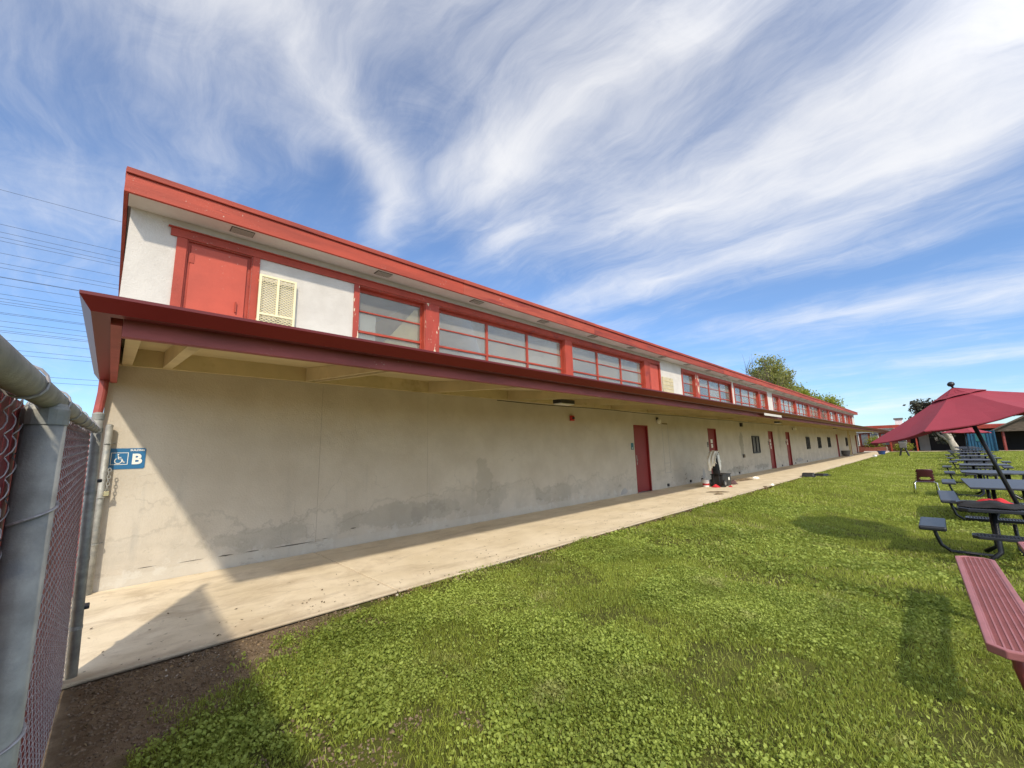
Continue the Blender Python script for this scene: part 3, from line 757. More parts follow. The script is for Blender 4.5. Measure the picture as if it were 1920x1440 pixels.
MB().box(22.2, 22.4, WY - .1, WY - .001, 2.28, 2.46).build('case', M_BLACK, t, bevel=.006)
MB().box(22.22, 22.38, WY - .106, WY - .1005, 2.30, 2.44).build('front', M_GREYTUB, t)
t = thing('switch_box', 'small tan electric box low on the wall past the second red door', 'electric box', (22.28, WY, .8))
MB().box(22.18, 22.38, WY - .06, WY - .001, .77, .93).build('case', M_GREYTUB, t, bevel=.006)
MB().box(22.2, 22.36, WY - .066, WY - .0605, .79, .91).build('cover', M_BROWN, t)

# ------------------------------------------------------------------ signs
t = thing('building_sign', 'blue sign reading BUILDING B with wheelchair symbol on the stucco corner', 'sign', (.15, WY, 1.33))
y = WY - .006
bmx = [(-.012, 1.325), (.295, 1.325), (.308, 1.338), (.308, 1.552), (.295, 1.565), (-.012, 1.565), (-.025, 1.552), (-.025, 1.338)]
MB().prism(bmx, 1, y, WY - .001).build('plate', M_SIGN, t)
for a, b, c, e in ((.006, .156, 1.51, 1.516), (.006, .156, 1.376, 1.382), (.006, .012, 1.3825, 1.5095), (.150, .156, 1.3825, 1.5095)):
    MB().box(a, b, y - .002, y - .0005, c, e).build('symbol_border', M_SIGNW, t)
yy = y - .0015
wc = MB()
cx_, cz_ = .073, 1.420
wc.tube([(cx_ + .030 * math.cos(a), yy, cz_ + .030 * math.sin(a)) for a in np.linspace(R(120), R(385), 16)], .0045, 6)
wc.tube([(cx_ - .003, yy, 1.478), (cx_ + .0, yy, 1.443), (cx_ + .03, yy, 1.441), (cx_ + .046, yy, 1.402), (cx_ + .058, yy, 1.406)], .0052, 6)
wc.tube([(cx_ - .002, yy, 1.461), (cx_ + .024, yy, 1.459)], .0042, 6)
wc.lathe((cx_ - .004, yy, 1.490), [(.002, -.009), (.0075, -.005), (.009, 0), (.0075, .005), (.002, .009)], 10)
wc.build('wheelchair_symbol', M_SIGNW, t)
textmesh('letter', 'B', .165, M_SIGNW, wallmtx(.232, y - .0015, 1.432), t, bold=.006)
textmesh('lettering', 'BUILDING', .028, M_SIGNW, wallmtx(.232, y - .0015, 1.541), t, bold=.0009)
for xx, dd, la in ((11.75, 0, 'teal room sign left of the first red door'), (17.9, 1, 'dark room sign left of the second red door'), (26.83, 1, 'small dark sign left of the third red door'), (30.75, 1, 'small dark sign left of the fourth red door')):
    t = thing('room_sign', la, 'sign', (xx, WY, 1.36))
    MB().box(xx - .075, xx + .075, WY - .008, WY - .001, 1.34, 1.55).build('plate', M_TEAL if not dd else M_GREYTUB, t, bevel=.003)
    for q in range(2): MB().box(xx - .04, xx + .04, WY - .0095, WY - .0085, 1.37 + .03 * q, 1.38 + .03 * q).build('print', M_SIGNW, t)

# ------------------------------------------------------------------ gate pole on the wall, chain and padlock
t = thing('gate_pole', 'pale galvanised pole clipped upright to the stucco corner', 'pole', (-.03, 6.62, 0))
MB().tube([(-.035, 6.60, .0), (-.035, 6.60, 1.82)], .032, 16).build('tube', M_GALV, t, smooth=True)
MB().lathe((-.035, 6.60, 1.82), [(.034, 0), (.03, .012), (.01, .02)], 14).build('cap', M_GALV, t)
for z in (.52, 1.02, 1.62):
    MB().tube([(-.035 + .04 * math.cos(a), 6.60 + .04 * math.sin(a), z) for a in np.linspace(-2.4, .9, 12)] + [(.03, 6.672, z)], .006, 6).build('clip', M_GALV, t)
t = thing('lock_chain', 'short steel chain with pale padlock hanging on the wall pole', 'chain', (.02, 6.57, 1.0))
zc = 1.32; n = 0
while zc > 1.10:
    pts = []
    for a in np.linspace(0, 2 * math.pi, 13):
        u, w = .013 * math.cos(a), .024 * math.sin(a)
        pts.append((.012 + (u if n % 2 == 0 else u * .35), 6.56 + (0 if n % 2 == 0 else u), zc + w))
    MB().tube(pts, .0042, 6, False).build('link', M_GALV, t); zc -= .038; n += 1
pk = MB().box(-.012, .03, 6.548, 6.572, zc - .055, zc - .005).build('padlock', M_BRASS, t, bevel=.004)
MB().tube([(.0, 6.56, zc - .005), (.0, 6.56, zc + .02), (.009, 6.56, zc + .03), (.018, 6.56, zc + .02), (.018, 6.56, zc - .005)], .004, 6).build('shackle', M_CHROME, pk)

# ------------------------------------------------------------------ chain link fence with maroon slats
FY0, FY1 = -.6, 4.26
def fxp(y): return -.102 + .004 * (y - .74)
def lean(y, z): return .0225 * max(0, (y - 1.3) / 3.) * (rail_z(y) - z)
def rail_z(y): return 1.539 + .0285 * y
F = thing('chain_link_fence', 'chain link fence with maroon privacy slats and grey top rail beside the path', 'fence', (fxp(2), 2, float(gz(-.05, 2))))
MB().tube([(fxp(y), y, rail_z(y)) for y in np.arange(FY0, FY1 + .01, .2)], .0215, 18).build('top_rail', M_GALV, F, smooth=True)
def post(y, h, r=.031):
    x = fxp(y); zb = float(gz(x, y)) - .05
    p = MB().tube([(x, y, zb), (x, y, h)], r, 20).build('post', M_GALV, F, smooth=True)
    return p
p1 = post(1.24, rail_z(1.24) - .018)
MB().lathe((fxp(1.24), 1.24, rail_z(1.24) - .055), [(.033, 0), (.0335, .03), (.028, .042)], 18).build('cap', M_GALV, p1)
pm = post(-.45, rail_z(-.45) - .02)
p2 = MB().tube([(fxp(4.27) + lean(4.27, -.08), 4.27, -.08), (fxp(4.27) + lean(4.27, 1.76), 4.27, 1.76)], .031, 20).build('post', M_GALV, F, smooth=True)
MB().lathe((fxp(4.27), 4.27, 1.735), [(.0335, 0), (.0345, .03), (.036, .04), (.03, .048), (.012, .055)], 18).build('cap', M_GALV, p2)
MB().lathe((fxp(4.27), 4.27, 1.64), [(.034, 0), (.034, .035)], 18).build('rail_band', M_GALV, p2)
for z in (.3, .75, 1.2): MB().lathe((fxp(4.27) + lean(4.27, z), 4.27, z), [(.0335, 0), (.0335, .022)], 18).build('tension_band', M_GALV, p2)
for z, l in ((.42, .06), (1.28, .08)):
    MB().box(fxp(4.27) + lean(4.27, z) - .02, fxp(4.27) + lean(4.27, z) + .055, 4.26, 4.30 + l, z, z + .022).build('gate_fork', M_BLACK, p2, bevel=.006)
# ties
for y, zs in ((1.24, (1.36, .96, .5)),):
    for z in zs:
        x = fxp(y)
        MB().tube([(x + .034 * math.cos(a) , y + .034 * math.sin(a), z + .012 * a) for a in np.linspace(-2.4, 2.2, 14)], .0028, 6).build('tie_wire', M_WIRE, F)
for y in np.arange(.5, 4.2, .42):
    x = fxp(y)
    MB().tube([(x + .0245 * math.cos(a), y + .012 * (a / 6.28), rail_z(y) + .0245 * math.sin(a)) for a in np.linspace(0, 6.8, 16)] , .0022, 5).build('tie_wire', M_WIRE, F)
MB().tube([(fxp(y) - .026, y, float(gz(-.1, y)) + .05) for y in np.arange(FY0, FY1, .3)], .003, 6).build('tension_wire', M_WIRE, F)
# woven wires
q_ = .040; wv = MB()
ky = FY0
PLX = -.034
while ky < FY1 - .03:
    zb = float(gz(-.1, ky)) + .03; zt = rail_z(ky) + .045
    nseg = int((zt - zb) / q_)
    pts = []; par = round((ky - FY0) / q_)
    for j in range(nseg + 1):
        side = (j + par) % 2
        yy_ = ky + (q_ if side else 0); zq = zt - j * q_
        pts.append((fxp(yy_) + PLX - .001 + lean(yy_, zq), yy_, zq))
        if j < nseg:
            bow = .0085 if side else -.0075       # down strokes pass in front of the slats, return strokes behind
            ym = ky + q_ / 2; zm = zq - q_ / 2
            for w_, sc_ in ((.25, .8), (.5, 1.), (.75, .8)):
                yq = yy_ + (ky + (0 if side else q_) - yy_) * w_; zz2 = zq - q_ * w_
                pts.append((fxp(yq) + PLX - .001 + bow * sc_ + lean(yq, zz2), yq, zz2))
    wv.tube(pts, .0013, 5, False)
    # knuckle above the rail
    yk, zk = pts[0][1], zt
    sgn = 1 if yk > ky + .01 else -1
    wv.tube([(fxp(yk) + PLX, yk, zk), (fxp(yk) + PLX + .004, yk + sgn * .012, zk + .014), (fxp(yk) + PLX - .003, yk + sgn * .026, zk + .006), (fxp(yk) + PLX - .005, yk + sgn * .02, zk - .012)], .0021, 5, False)
    ky += q_
wo = wv.build('chain_link_mesh', M_WIRE, F, smooth=True, fix=False); wo['kind'] = 'stuff'
ky = FY0 + .02
while ky < FY1 - .05:
    zb = float(gz(-.1, ky)) + .02; zt = rail_z(ky) + .005 + random.uniform(-.02, .015)
    xa = fxp(ky) + PLX; w = .0353
    xl = xa + lean(ky, zb); sl = MB().box(xa - .0015, xa - .0005, ky - w, ky + w, zb, zt)
    for vi in range(4): sl.v[vi] = (sl.v[vi][0] - xa + xl, sl.v[vi][1], sl.v[vi][2])
    sl.build('slat', M_SLAT, F)
    ky += .0725

# ------------------------------------------------------------------ umbrella fitted to its table
def umbrella(base, u, L, r, h, a0, label, ribs=8, detail=True, group='burgundy table umbrellas'):
    base = Vector(base); u = Vector(u).normalized(); A = base + u * L
    e1 = u.cross(Vector((0, 1, 0))).normalized(); e2 = u.cross(e1)
    t = thing('table_umbrella', label, 'umbrella', tuple(base), group)
    V = [A - u * h + (e1 * math.cos(a0 + k * 2 * math.pi / ribs) + e2 * math.sin(a0 + k * 2 * math.pi / ribs)) * r for k in range(ribs)]
    mb = MB(); N = 8
    top = A - u * .01
    def surf(k, s, w, lift=0.):     # s along the rib 0..1, w across the gore 0..1
        v0, v1 = V[k], V[(k + 1) % ribs]
        p = top.lerp(v0.lerp(v1, w), s)
        sag = .045 * s * s * 4 * w * (1 - w) + .02 * math.sin(math.pi * s) + .006 * s * math.sin(9 * w + 2.3 * k) * math.sin(7 * s + k) * 4 * w * (1 - w)
        return p - u * (sag - lift)
    ss = np.linspace(.17, 1, N); ws = np.linspace(0, 1, 7)
    for k in range(ribs):
        for i in range(N - 1):
            for j in range(6):
                mb.quad(*(tuple(surf(k, ss[a], ws[b])) for a, b in ((i, j), (i + 1, j), (i + 1, j + 1), (i, j + 1))))
        # hem
        for j in range(6):
            a, b = surf(k, 1, ws[j]), surf(k, 1, ws[j + 1])
            mb.quad(tuple(a), tuple(b), tuple(b - u * .014), tuple(a - u * .014))
    c = mb.build('canopy', M_UMB, t)
    bm = bmesh.new(); bm.from_mesh(c.data); bmesh.ops.remove_doubles(bm, verts=bm.verts, dist=.0008); bmesh.ops.recalc_face_normals(bm, faces=bm.faces)
    bm.to_mesh(c.data); bm.free()
    so_ = c.modifiers.new('cloth', 'SOLIDIFY'); so_.thickness = .003
    mb = MB(); s2 = np.linspace(0.02, .26, 4)
    for k in range(ribs):
        for i in range(3):
            for j in range(6):
                mb.quad(*(tuple(surf(k, s2[a], ws[b], .016 + (.014 * 4 * ws[b] * (1 - ws[b]) if a == 3 else 0))) for a, b in ((i, j), (i + 1, j), (i + 1, j + 1), (i, j + 1))))
    vt = mb.build('vent_cap', M_UMB, c)
    vt.modifiers.new('cloth', 'SOLIDIFY').thickness = .003
    MB().tube([base - u * .45, A], .026, 12).build('pole', M_BLACKM, t, smooth=True)
    fi = A + u * .06
    off = parent_offset(t)
    mb = MB(); mb.lathe((0, 0, 0), [(.012, -.06), (.016, -.035), (.036, -.022), (.046, 0), (.04, .022), (.02, .04), (.004, .044)], 16)
    q = u.to_track_quat('Z', 'Y')
    mb.v = [tuple(q @ Vector(v) + fi) for v in mb.v]
    mb.build('finial', M_BLACKM, t, smooth=True)
    hub = A - u * .62
    for k in range(ribs):
        MB().tube([top - u * .05, top.lerp(V[k], .5) - u * .05, V[k] - u * .016], .008, 6).build('rib', M_BLACKM, t)
        if detail: MB().tube([hub, top.lerp(V[k], .55) - u * .025], .007, 6).build('strut', M_BLACKM, t)
    return t
umbrella((9.505, -.707, .46), (0, .233, 1), 1.831, 1.306, .57, -1.212, 'tilted burgundy umbrella with black ball finial over the near mesh table')

# ------------------------------------------------------------------ picnic tables and benches
def mesh_top(x0, x1, y0, y1, z, thick, rim, name, M, parent, step=.03, wire=.006, rows=True, fine=True):
    """expanded metal slab: solid rim, rows of bars; local coordinates"""
    def octo(e, c):
        a, b, p, q = x0 + e, x1 - e, y0 + e, y1 - e
        return [(a + c, p), (b - c, p), (b, p + c), (b, q - c), (b - c, q), (a + c, q), (a, q - c), (a, p + c)]
    ou, inn = octo(0, rim * 1.9), octo(rim, rim * 1.3)
    f = MB()
    f.v = [(*p, z) for p in ou] + [(*p, z) for p in inn] + [(*p, z - thick) for p in ou] + [(*p, z - thick) for p in inn]
    for k in range(8):
        n_ = (k + 1) % 8
        f.f += [(k, n_, 8 + n_, 8 + k), (16 + k, 24 + k, 24 + n_, 16 + n_), (k, 16 + k, 16 + n_, n_), (8 + k, 8 + n_, 24 + n_, 24 + k)]
    o = f.build(name, M, parent, bevel=.007)
    if fine:
        g = MB()
        ya = y0 + rim
        while ya < y1 - rim:
            g.box(x0 + rim, x1 - rim, ya, ya + wire * 1.6, z - .014, z - .005); ya += step
        xa = x0 + rim; sx = step * .55
        while xa < x1 - rim:
            g.box(xa, xa + wire * .55, y0 + rim, y1 - rim, z - .0135, z - .0065); xa += sx
        go = g.build('perforated_sheet', M, o, fix=False); go['kind'] = 'stuff'
    else:
        MB().box(x0 + rim, x1 - rim, y0 + rim, y1 - rim, z - .014, z - .004).build('panel', M, o)
    return o

# two rose coloured benches on bent tube pedestals
def rose_bench(x0, x1, y0, y1, label, turn=0., fine=True):
    xc, yc = (x0 + x1) / 2, (y0 + y1) / 2; z = float(gz(xc, yc))
    t = thing('park_bench', label, 'bench')
    hx, hy = (x1 - x0) / 2, (y1 - y0) / 2
    mesh_top(-hx, hx, -hy, hy, .455, .045, .034, 'seat', M_BENCHRED, t, .030, .0048, fine=fine)
    for xx in (-hx + .24, hx - .62):
        MB().tube([(xx, 0, .41), (xx, 0, .30), (xx, -.02, .2), (xx, -.07, .12), (xx, -.16, .06), (xx, -.32, .03)], .034, 14).build('leg', mat('rose_leg_coating', (.23, .045, .045), .45, .15, 6), t, smooth=True)
        MB().box(xx - .05, xx + .05, -hy + .036, hy - .036, .395, .4095).build('bracket', M_BENCHRED, t)
        MB().lathe((xx, -.32, 0), [(.07, -.02), (.075, .015), (.04, .03)], 14).build('foot', M_BENCHRED, t)
    t.location = (xc, yc, z); t.rotation_euler = (0, 0, turn)
    return t
rose_bench(3.50, 6.0, -.268, -.012, 'rose red perforated steel bench on curved tube legs, standing whole on the lawn', .028)
rose_bench(4.85, 7.2, -.74, -.47, 'rose red perforated bench set parallel behind the whole one', 0.)

def square_table(x, y, label, group=None, mesh=True, M=M_TABLE, sx=1.2, sy=1.2, rz=0, sides=(0, 1, 2, 3), cut=0., legs=True):
    z = float(gz(x, y))
    t = thing('picnic_table', label, 'picnic table', (x, y, z), group)
    T = .76; SH = .46
    hx, hy = sx / 2, sy / 2
    off = Vector((x, y, z))
    t.location = (0, 0, 0)
    if mesh:
        mesh_top(-hx, hx, -hy, hy, T, .045, .05, 'tabletop', M, t, .032, .007)
    else:
        c = cut
        pr = [(-hx + c, -hy), (hx - c, -hy), (hx, -hy + c), (hx, hy - c), (hx - c, hy), (-hx + c, hy), (-hx, hy - c), (-hx, -hy + c)] if c else [(-hx, -hy), (hx, -hy), (hx, hy), (-hx, hy)]
        MB().prism(pr, 2, T - .04, T).build('tabletop', M, t, bevel=.01)
    if legs:
        for a in (-1, 1):
            for b in (-1, 1):
                MB().tube([(a * hx * .42, b * hy * .42, T - .045), (a * hx * .42, b * hy * .42, .14), (a * hx * .62, b * hy * .62, .03)], .032, 10).build('leg', M_BLACKM, t, smooth=True)
    for s_ in sides:
        lng = (sy if s_ in (0, 2) else sx) * .86
        dx, dy = ((-1, 0), (0, 1), (1, 0), (0, -1))[s_]
        cx, cy = dx * (hx + .30), dy * (hy + .30)
        wx, wy = (.15, lng / 2) if dx else (lng / 2, .15)
        if mesh and s_ in (0, 2): mesh_top(cx - wx, cx + wx, cy - wy, cy + wy, SH, .04, .03, 'seat', M, t, .032, .007)
        else: MB().box(cx - wx, cx + wx, cy - wy, cy + wy, SH - .065, SH).build('seat', M, t, bevel=.022)
        n = 2 if lng > 1.6 else 1
        for i in range(n):
            o_ = 0 if n == 1 else (i - .5) * lng * .62
            ax, ay = (cx, cy + o_) if dx else (cx + o_, cy)
            MB().tube([(ax, ay, SH - .066), (ax - dx * .02, ay - dy * .02, .26), (ax - dx * .06, ay - dy * .06, .12), (ax - dx * .16, ay - dy * .16, .035), (ax - dx * .62, ay - dy * .62, .03)], .026, 10).build('seat_leg', M_BLACKM, t, smooth=True)
    t.location = off; t.rotation_euler = (0, 0, rz)
    return t
square_table(9.45, -.69, 'square black mesh table with four mesh seats under the tilted umbrella', mesh=True, M=mat('black_mesh_coating', (.022, .023, .028), .38, .12, 8, .1, 80))
square_table(14.0, -.95, 'long smooth charcoal table with side benches behind the mesh table', mesh=False, sx=2.7, sy=1.25, sides=(1, 3), rz=.02)
square_table(18.9, -1.05, 'charcoal eight sided table with seats behind the long smooth table', mesh=False, sx=1.7, sy=1.3, cut=.32, sides=(1, 2, 3))
protoT = None
for k, xx in enumerate((24.0, 28.4, 32.8, 37.0, 41.2, 45.4, 49.6, 53.8)):
    yy = -1.05 - .02 * (xx - 20) + .12 * math.sin(k * 2.1)
    if protoT is None:
        protoT = square_table(xx, yy, 'first dark square picnic table in the row beyond the eight sided table', 'dark square picnic tables in a receding row', mesh=False, sx=1.25, sy=1.25)
    else:
        o = copy_tree(protoT); o.location = (xx, yy, float(gz(xx, yy))); o.rotation_euler = (0, 0, random.uniform(-.06, .06))
        o['label'] = ('first', 'second', 'third', 'fourth', 'fifth', 'sixth', 'seventh', 'last')[k] + ' dark square picnic table in the row beyond the eight sided table'
umbrella((45.4, -1.56, .62), (.02, -.03, 1), 1.75, 1.3, .5, .2, 'small burgundy umbrella above the far row of dark tables, its rim low', detail=False)
umbrella((53.8, -1.73, .66), (.0, -.10, 1), 1.85, 1.3, .45, .5, 'burgundy umbrella standing farthest off, before the blue container', detail=False)
# folded garments on the mesh table
def cloth_heap(name, label, cat, c, sx, sy, h, M, seed, rz=0.):
    r_ = random.Random(seed); n, m_ = 16, 12; mb = MB()
    ph = [r_.uniform(0, 6) for _ in range(6)]
    P_ = []
    for i in range(n + 1):
        for j in range(m_ + 1):
            a, b = i / n * 2 - 1, j / m_ * 2 - 1
            rr = max(abs(a), abs(b)); fall = max(0, 1 - (a * a * .9 + b * b * .9) ** 1.3)
            z = h * (fall * (.65 + .22 * math.sin(4 * a + ph[0]) * math.cos(3 * b + ph[1]) + .2 * math.sin(7 * b + 3 * a + ph[2])))
            wob = 1 + .12 * math.sin(5 * math.atan2(b, a) + ph[3]) + .06 * math.sin(9 * math.atan2(b, a) + ph[4])
            k = 1 / max(1, math.hypot(a, b) ** .6)
            X_, Y_ = a * sx * wob * k, b * sy * wob * k
            P_.append((c[0] + X_ * math.cos(rz) - Y_ * math.sin(rz), c[1] + X_ * math.sin(rz) + Y_ * math.cos(rz), c[2] + max(.004, z)))
    base = len(P_)
    mb.v = P_
    for i in range(n):
        for j in range(m_):
            q = i * (m_ + 1) + j; mb.f.append((q, q + m_ + 1, q + m_ + 2, q + 1))
    o = mb.build(name, M, None, smooth=True)
    md = o.modifiers.new('thick', 'SOLIDIFY'); md.thickness = .006; md.offset = 1
    md = o.modifiers.new('sub', 'SUBSURF'); md.levels = 1; md.render_levels = 1
    return tag(o, label, cat)
zt = float(gz(9.45, -.69)) + .762
cloth_heap('jacket', 'crumpled black jacket spread on the near mesh table', 'jacket', (9.30, -.42, zt), .34, .36, .09, M_CLOTHB, 3, .3)
cloth_heap('garment', 'bright red garment lying behind the black jacket on the mesh table', 'garment', (9.66, -.48, zt), .12, .2, .10, M_CLOTHR, 5, .2)

# ------------------------------------------------------------------ maroon plastic school chair on chrome legs, seen from behind
def chair(x, y, rz):
    z = float(gz(x, y))
    t = thing('school_chair', 'maroon slatted plastic school chair on bent chrome legs standing on the lawn', 'chair')
    sh = MB(); W2 = .23
    # seat and curved back in one shell of strips
    def strip(y0, z0, y1, z1, w0, w1, th=.008):
        n = 8
        for i in range(n):
            u0, u1 = i / n * 2 - 1, (i + 1) / n * 2 - 1
            cv = lambda u: .035 * u * u
            a = (u0 * w0, y0 - cv(u0), z0); b = (u1 * w0, y0 - cv(u1), z0); c_ = (u1 * w1, y1 - cv(u1), z1); d_ = (u0 * w1, y1 - cv(u0), z1)
            sh.quad(a, b, c_, d_)
    strip(-.20, .44, .2, .43, .21, .22)
    back = MB(); nu, nz = 16, 14
    def bp(u, v):
        zq = .455 + .375 * v; wq = (.225 - .035 * v) * (1 - .16 * max(0, (v - .8) / .2) ** 2)
        return (u * wq, .205 + .075 * v - .04 * u * u, zq)
    for i in range(nu):
        for q in range(nz):
            uc, vc = (i + .5) / nu * 2 - 1, (q + .5) / nz
            if (uc / .62) ** 2 + ((vc - .24) / .13) ** 2 < 1: continue
            if abs(uc) > .82 and .05 < vc < .8 and q % 2: continue
            back.quad(*(bp(a / nu * 2 - 1, b / nz) for a, b in ((i, q), (i + 1, q), (i + 1, q + 1), (i, q + 1))))
    s1 = sh.build('seat', M_MARSH, t, smooth=True); s1.modifiers.new('th', 'SOLIDIFY').thickness = .01
    s2 = back.build('backrest', M_MARSH, t, smooth=True)
    bm = bmesh.new(); bm.from_mesh(s2.data); bmesh.ops.remove_doubles(bm, verts=bm.verts, dist=.0008); bm.to_mesh(s2.data); bm.free()
    s2.modifiers.new('th', 'SOLIDIFY').thickness = .01
    for sgn in (-1, 1):
        MB().tube([(sgn * .27, .30, .012), (sgn * .25, .20, .40), (sgn * .2, .16, .425), (sgn * .2, -.12, .425), (sgn * .25, -.16, .40), (sgn * .27, -.24, .012)], .0135, 10).build('leg', M_CHROME, t, smooth=True)
    for yq in (.14, -.10): MB().tube([(-.2, yq, .418), (.2, yq, .418)], .009, 8).build('crossbar', M_CHROME, t)
    t.location = (x, y, z); t.rotation_euler = (0, 0, rz)
    return t
chair(18.6, .42, R(90) + .12)

# ------------------------------------------------------------------ things on the walk
# hand cart with two black totes and a cream jacket over its handle
t = thing('hand_cart', 'black wheeled tote cart with tall handle standing on the walk at the second door', 'cart', (15.3, 5.45, 0))
MB().box(15.02, 15.44, 5.22, 5.6, .06, .40).build('tote', M_BLACK, t, bevel=.02)
MB().box(15.0, 15.46, 5.20, 5.62, .40, .43).build('lid', M_BLACK, t, bevel=.008)
MB().box(15.50, 15.86, 5.24, 5.58, .012, .40).build('tote', M_BLACK, t, bevel=.02)
MB().box(15.48, 15.88, 5.22, 5.60, .40, .425).build('lid', M_BLACK, t, bevel=.008)
for yy in (5.185, 5.635):
    w = MB(); w.lathe((0, 0, 0), [(.05, -.02), (.115, -.02), (.125, -.01), (.125, .01), (.115, .02), (.05, .02)], 22)
    w.v = [(15.08 + v[0], yy + v[2], .126 + v[1]) for v in w.v]
    wo_ = w.build('wheel', M_BLACK, t)
    w = MB(); w.lathe((0, 0, 0), [(.02, -.023), (.06, -.023), (.06, .023), (.02, .023)], 14); w.v = [(15.08 + v[0], yy + v[2], .126 + v[1]) for v in w.v]
    w.build('hub', M_GALV, wo_)
for yy in (5.32, 5.5): MB().tube([(14.98, yy, .1), (14.97, yy, .7), (14.95, yy, 1.16)], .014, 8).build('upright', M_BLACK, t)
MB().tube([(14.95, 5.25, 1.16), (14.95, 5.57, 1.16)], .016, 8).build('handle', M_BLACK, t)
MB().box(15.6, 15.72, 5.235, 5.2395, .2, .3).build('label_patch', M_SIGNW, t)
MB().tube([(15.03, 5.41, .44), (15.02, 5.41, .62), (15.0, 5.41, .82), (14.98, 5.41, .96)], [.11, .12, .10, .06], 12).build('hung_bag', M_CLOTHB, t, smooth=True)
# jacket: a folded drape with two hanging sleeves
jk = MB()
prof_ = [(-.17, .72), (-.18, .84), (-.13, 1.0), (-.06, 1.14), (.0, 1.19), (.06, 1.15), (.12, 1.02), (.15, .9), (.15, .76)]
n = 12
for i in range(n + 1):
    v = i / n
    for j, (dx, z) in enumerate(prof_):
        yq = 5.28 + .27 * v
        ru = .028 * math.sin(v * 15 + j * .8) + .016 * math.sin(v * 31 + j)
        edge = (.09 * math.sin(v * 7 + 1) + .05 * math.sin(v * 17)) if j in (0, len(prof_) - 1) else 0
        jk.v.append((14.95 + dx + (ru if dx > 0 else -ru), yq + .02 * math.sin(j * 1.3), z + edge + .03 * math.sin(v * math.pi)))
m_ = len(prof_)
for i in range(n):
    for j in range(m_ - 1): jk.f.append((i * m_ + j, i * m_ + j + 1, (i + 1) * m_ + j + 1, (i + 1) * m_ + j))
J = jk.build('jacket', M_CLOTH, None, smooth=True); J.modifiers.new('th', 'SOLIDIFY').thickness = .02
J.modifiers['th'].offset = 1
tag(J, 'cream jacket draped over the handle of the black cart', 'jacket')
for yq, dx in ((5.31, .11), (5.52, -.14)):
    MB().tube([(14.95 + dx * .6, yq, 1.08), (14.95 + dx * 1.1, yq + .02, .9), (14.95 + dx * 1.2, yq, .72), (14.95 + dx * 1.15, yq + .01, .56)], [.05, .062, .058, .045], 10).build('sleeve', M_CLOTH, J, smooth=True)
t = thing('paint_bucket', 'white bucket with red band beside the cart wheel', 'bucket', (14.9, 5.75, 0))
MB().lathe((14.9, 5.75, .0), [(.095, .002), (.105, .1), (.11, .2), (.115, .24), (.1, .25)], 18).build('body', M_WHITE, t, smooth=False)
MB().lathe((14.9, 5.75, .0), [(.1085, .06), (.1125, .12)], 18).build('band', M_REDPL, t)
MB().tube([(14.9 + .115 * math.cos(a), 5.75, .24 + .12 * math.sin(a)) for a in np.linspace(0, math.pi, 10)], .003, 5).build('bail', M_GALV, t)
cloth_heap('rag', 'red rag lying between the white bucket and the cart', 'rag', (14.9, 5.42, 0), .12, .13, .10, M_CLOTHR, 8)
cloth_heap('rag', 'small red rag in front of the black totes', 'rag', (15.25, 5.08, 0), .07, .06, .06, M_CLOTHR, 9)
cloth_heap('backpack', 'dark maroon and grey bag slumped past the black totes', 'bag', (16.3, 5.4, 0), .16, .2, .19, mat('bag_cloth', (.10, .05, .05), .8, .3, 9), 12)
cloth_heap('rag', 'long brown rag trailing on the walk past the cart', 'rag', (18.2, 5.55, 0), .7, .12, .09, M_BROWN, 14, -.12)
cloth_heap('rag', 'pale cloth lump at the end of the long brown rag', 'rag', (19.3, 5.42, 0), .22, .12, .10, M_CLOTH, 15)
cloth_heap('rag', 'dark brown rag flat on the walk before the cart', 'rag', (13.4, 4.86, 0), .32, .09, .035, M_BROWN, 16, -.9)
cloth_heap('rag', 'brown scrap near the lawn edge before the cart', 'rag', (12.85, 4.62, 0), .14, .06, .04, M_BROWN, 17, -.6)
cloth_heap('rag', 'tan scrap lying on the lawn edge across from the cart', 'rag', (15.9, 4.2, -.02), .28, .07, .05, M_BROWN, 18, .2)
cloth_heap('rag', 'pale crumpled paper at the lawn edge across from the cart', 'paper', (16.7, 4.2, -.02), .12, .07, .07, M_CLOTH, 19)
for i, (x, y, la, rz) in enumerate(((21.6, 4.02, 'black plastic tray upside down on the lawn edge, the taller one', .1), (22.4, 3.72, 'low black plastic tray on the grass beside the taller tray', -.15))):
    z = float(gz(x, y))
    t = thing('black_tray', la, 'tray')
    h = .14 if i == 0 else .08
    MB().prism([(-.35, 0), (.35, 0), (.26, h), (-.26, h)], 1, -.2, .2).build('pan', M_BLACK, t, bevel=.02)
    MB().box(-.42, .42, -.26, .26, .0, .018).build('rim', M_BLACK, t, bevel=.006)
    t.location = (x, y, z + .03); t.rotation_euler = (0, 0, rz)
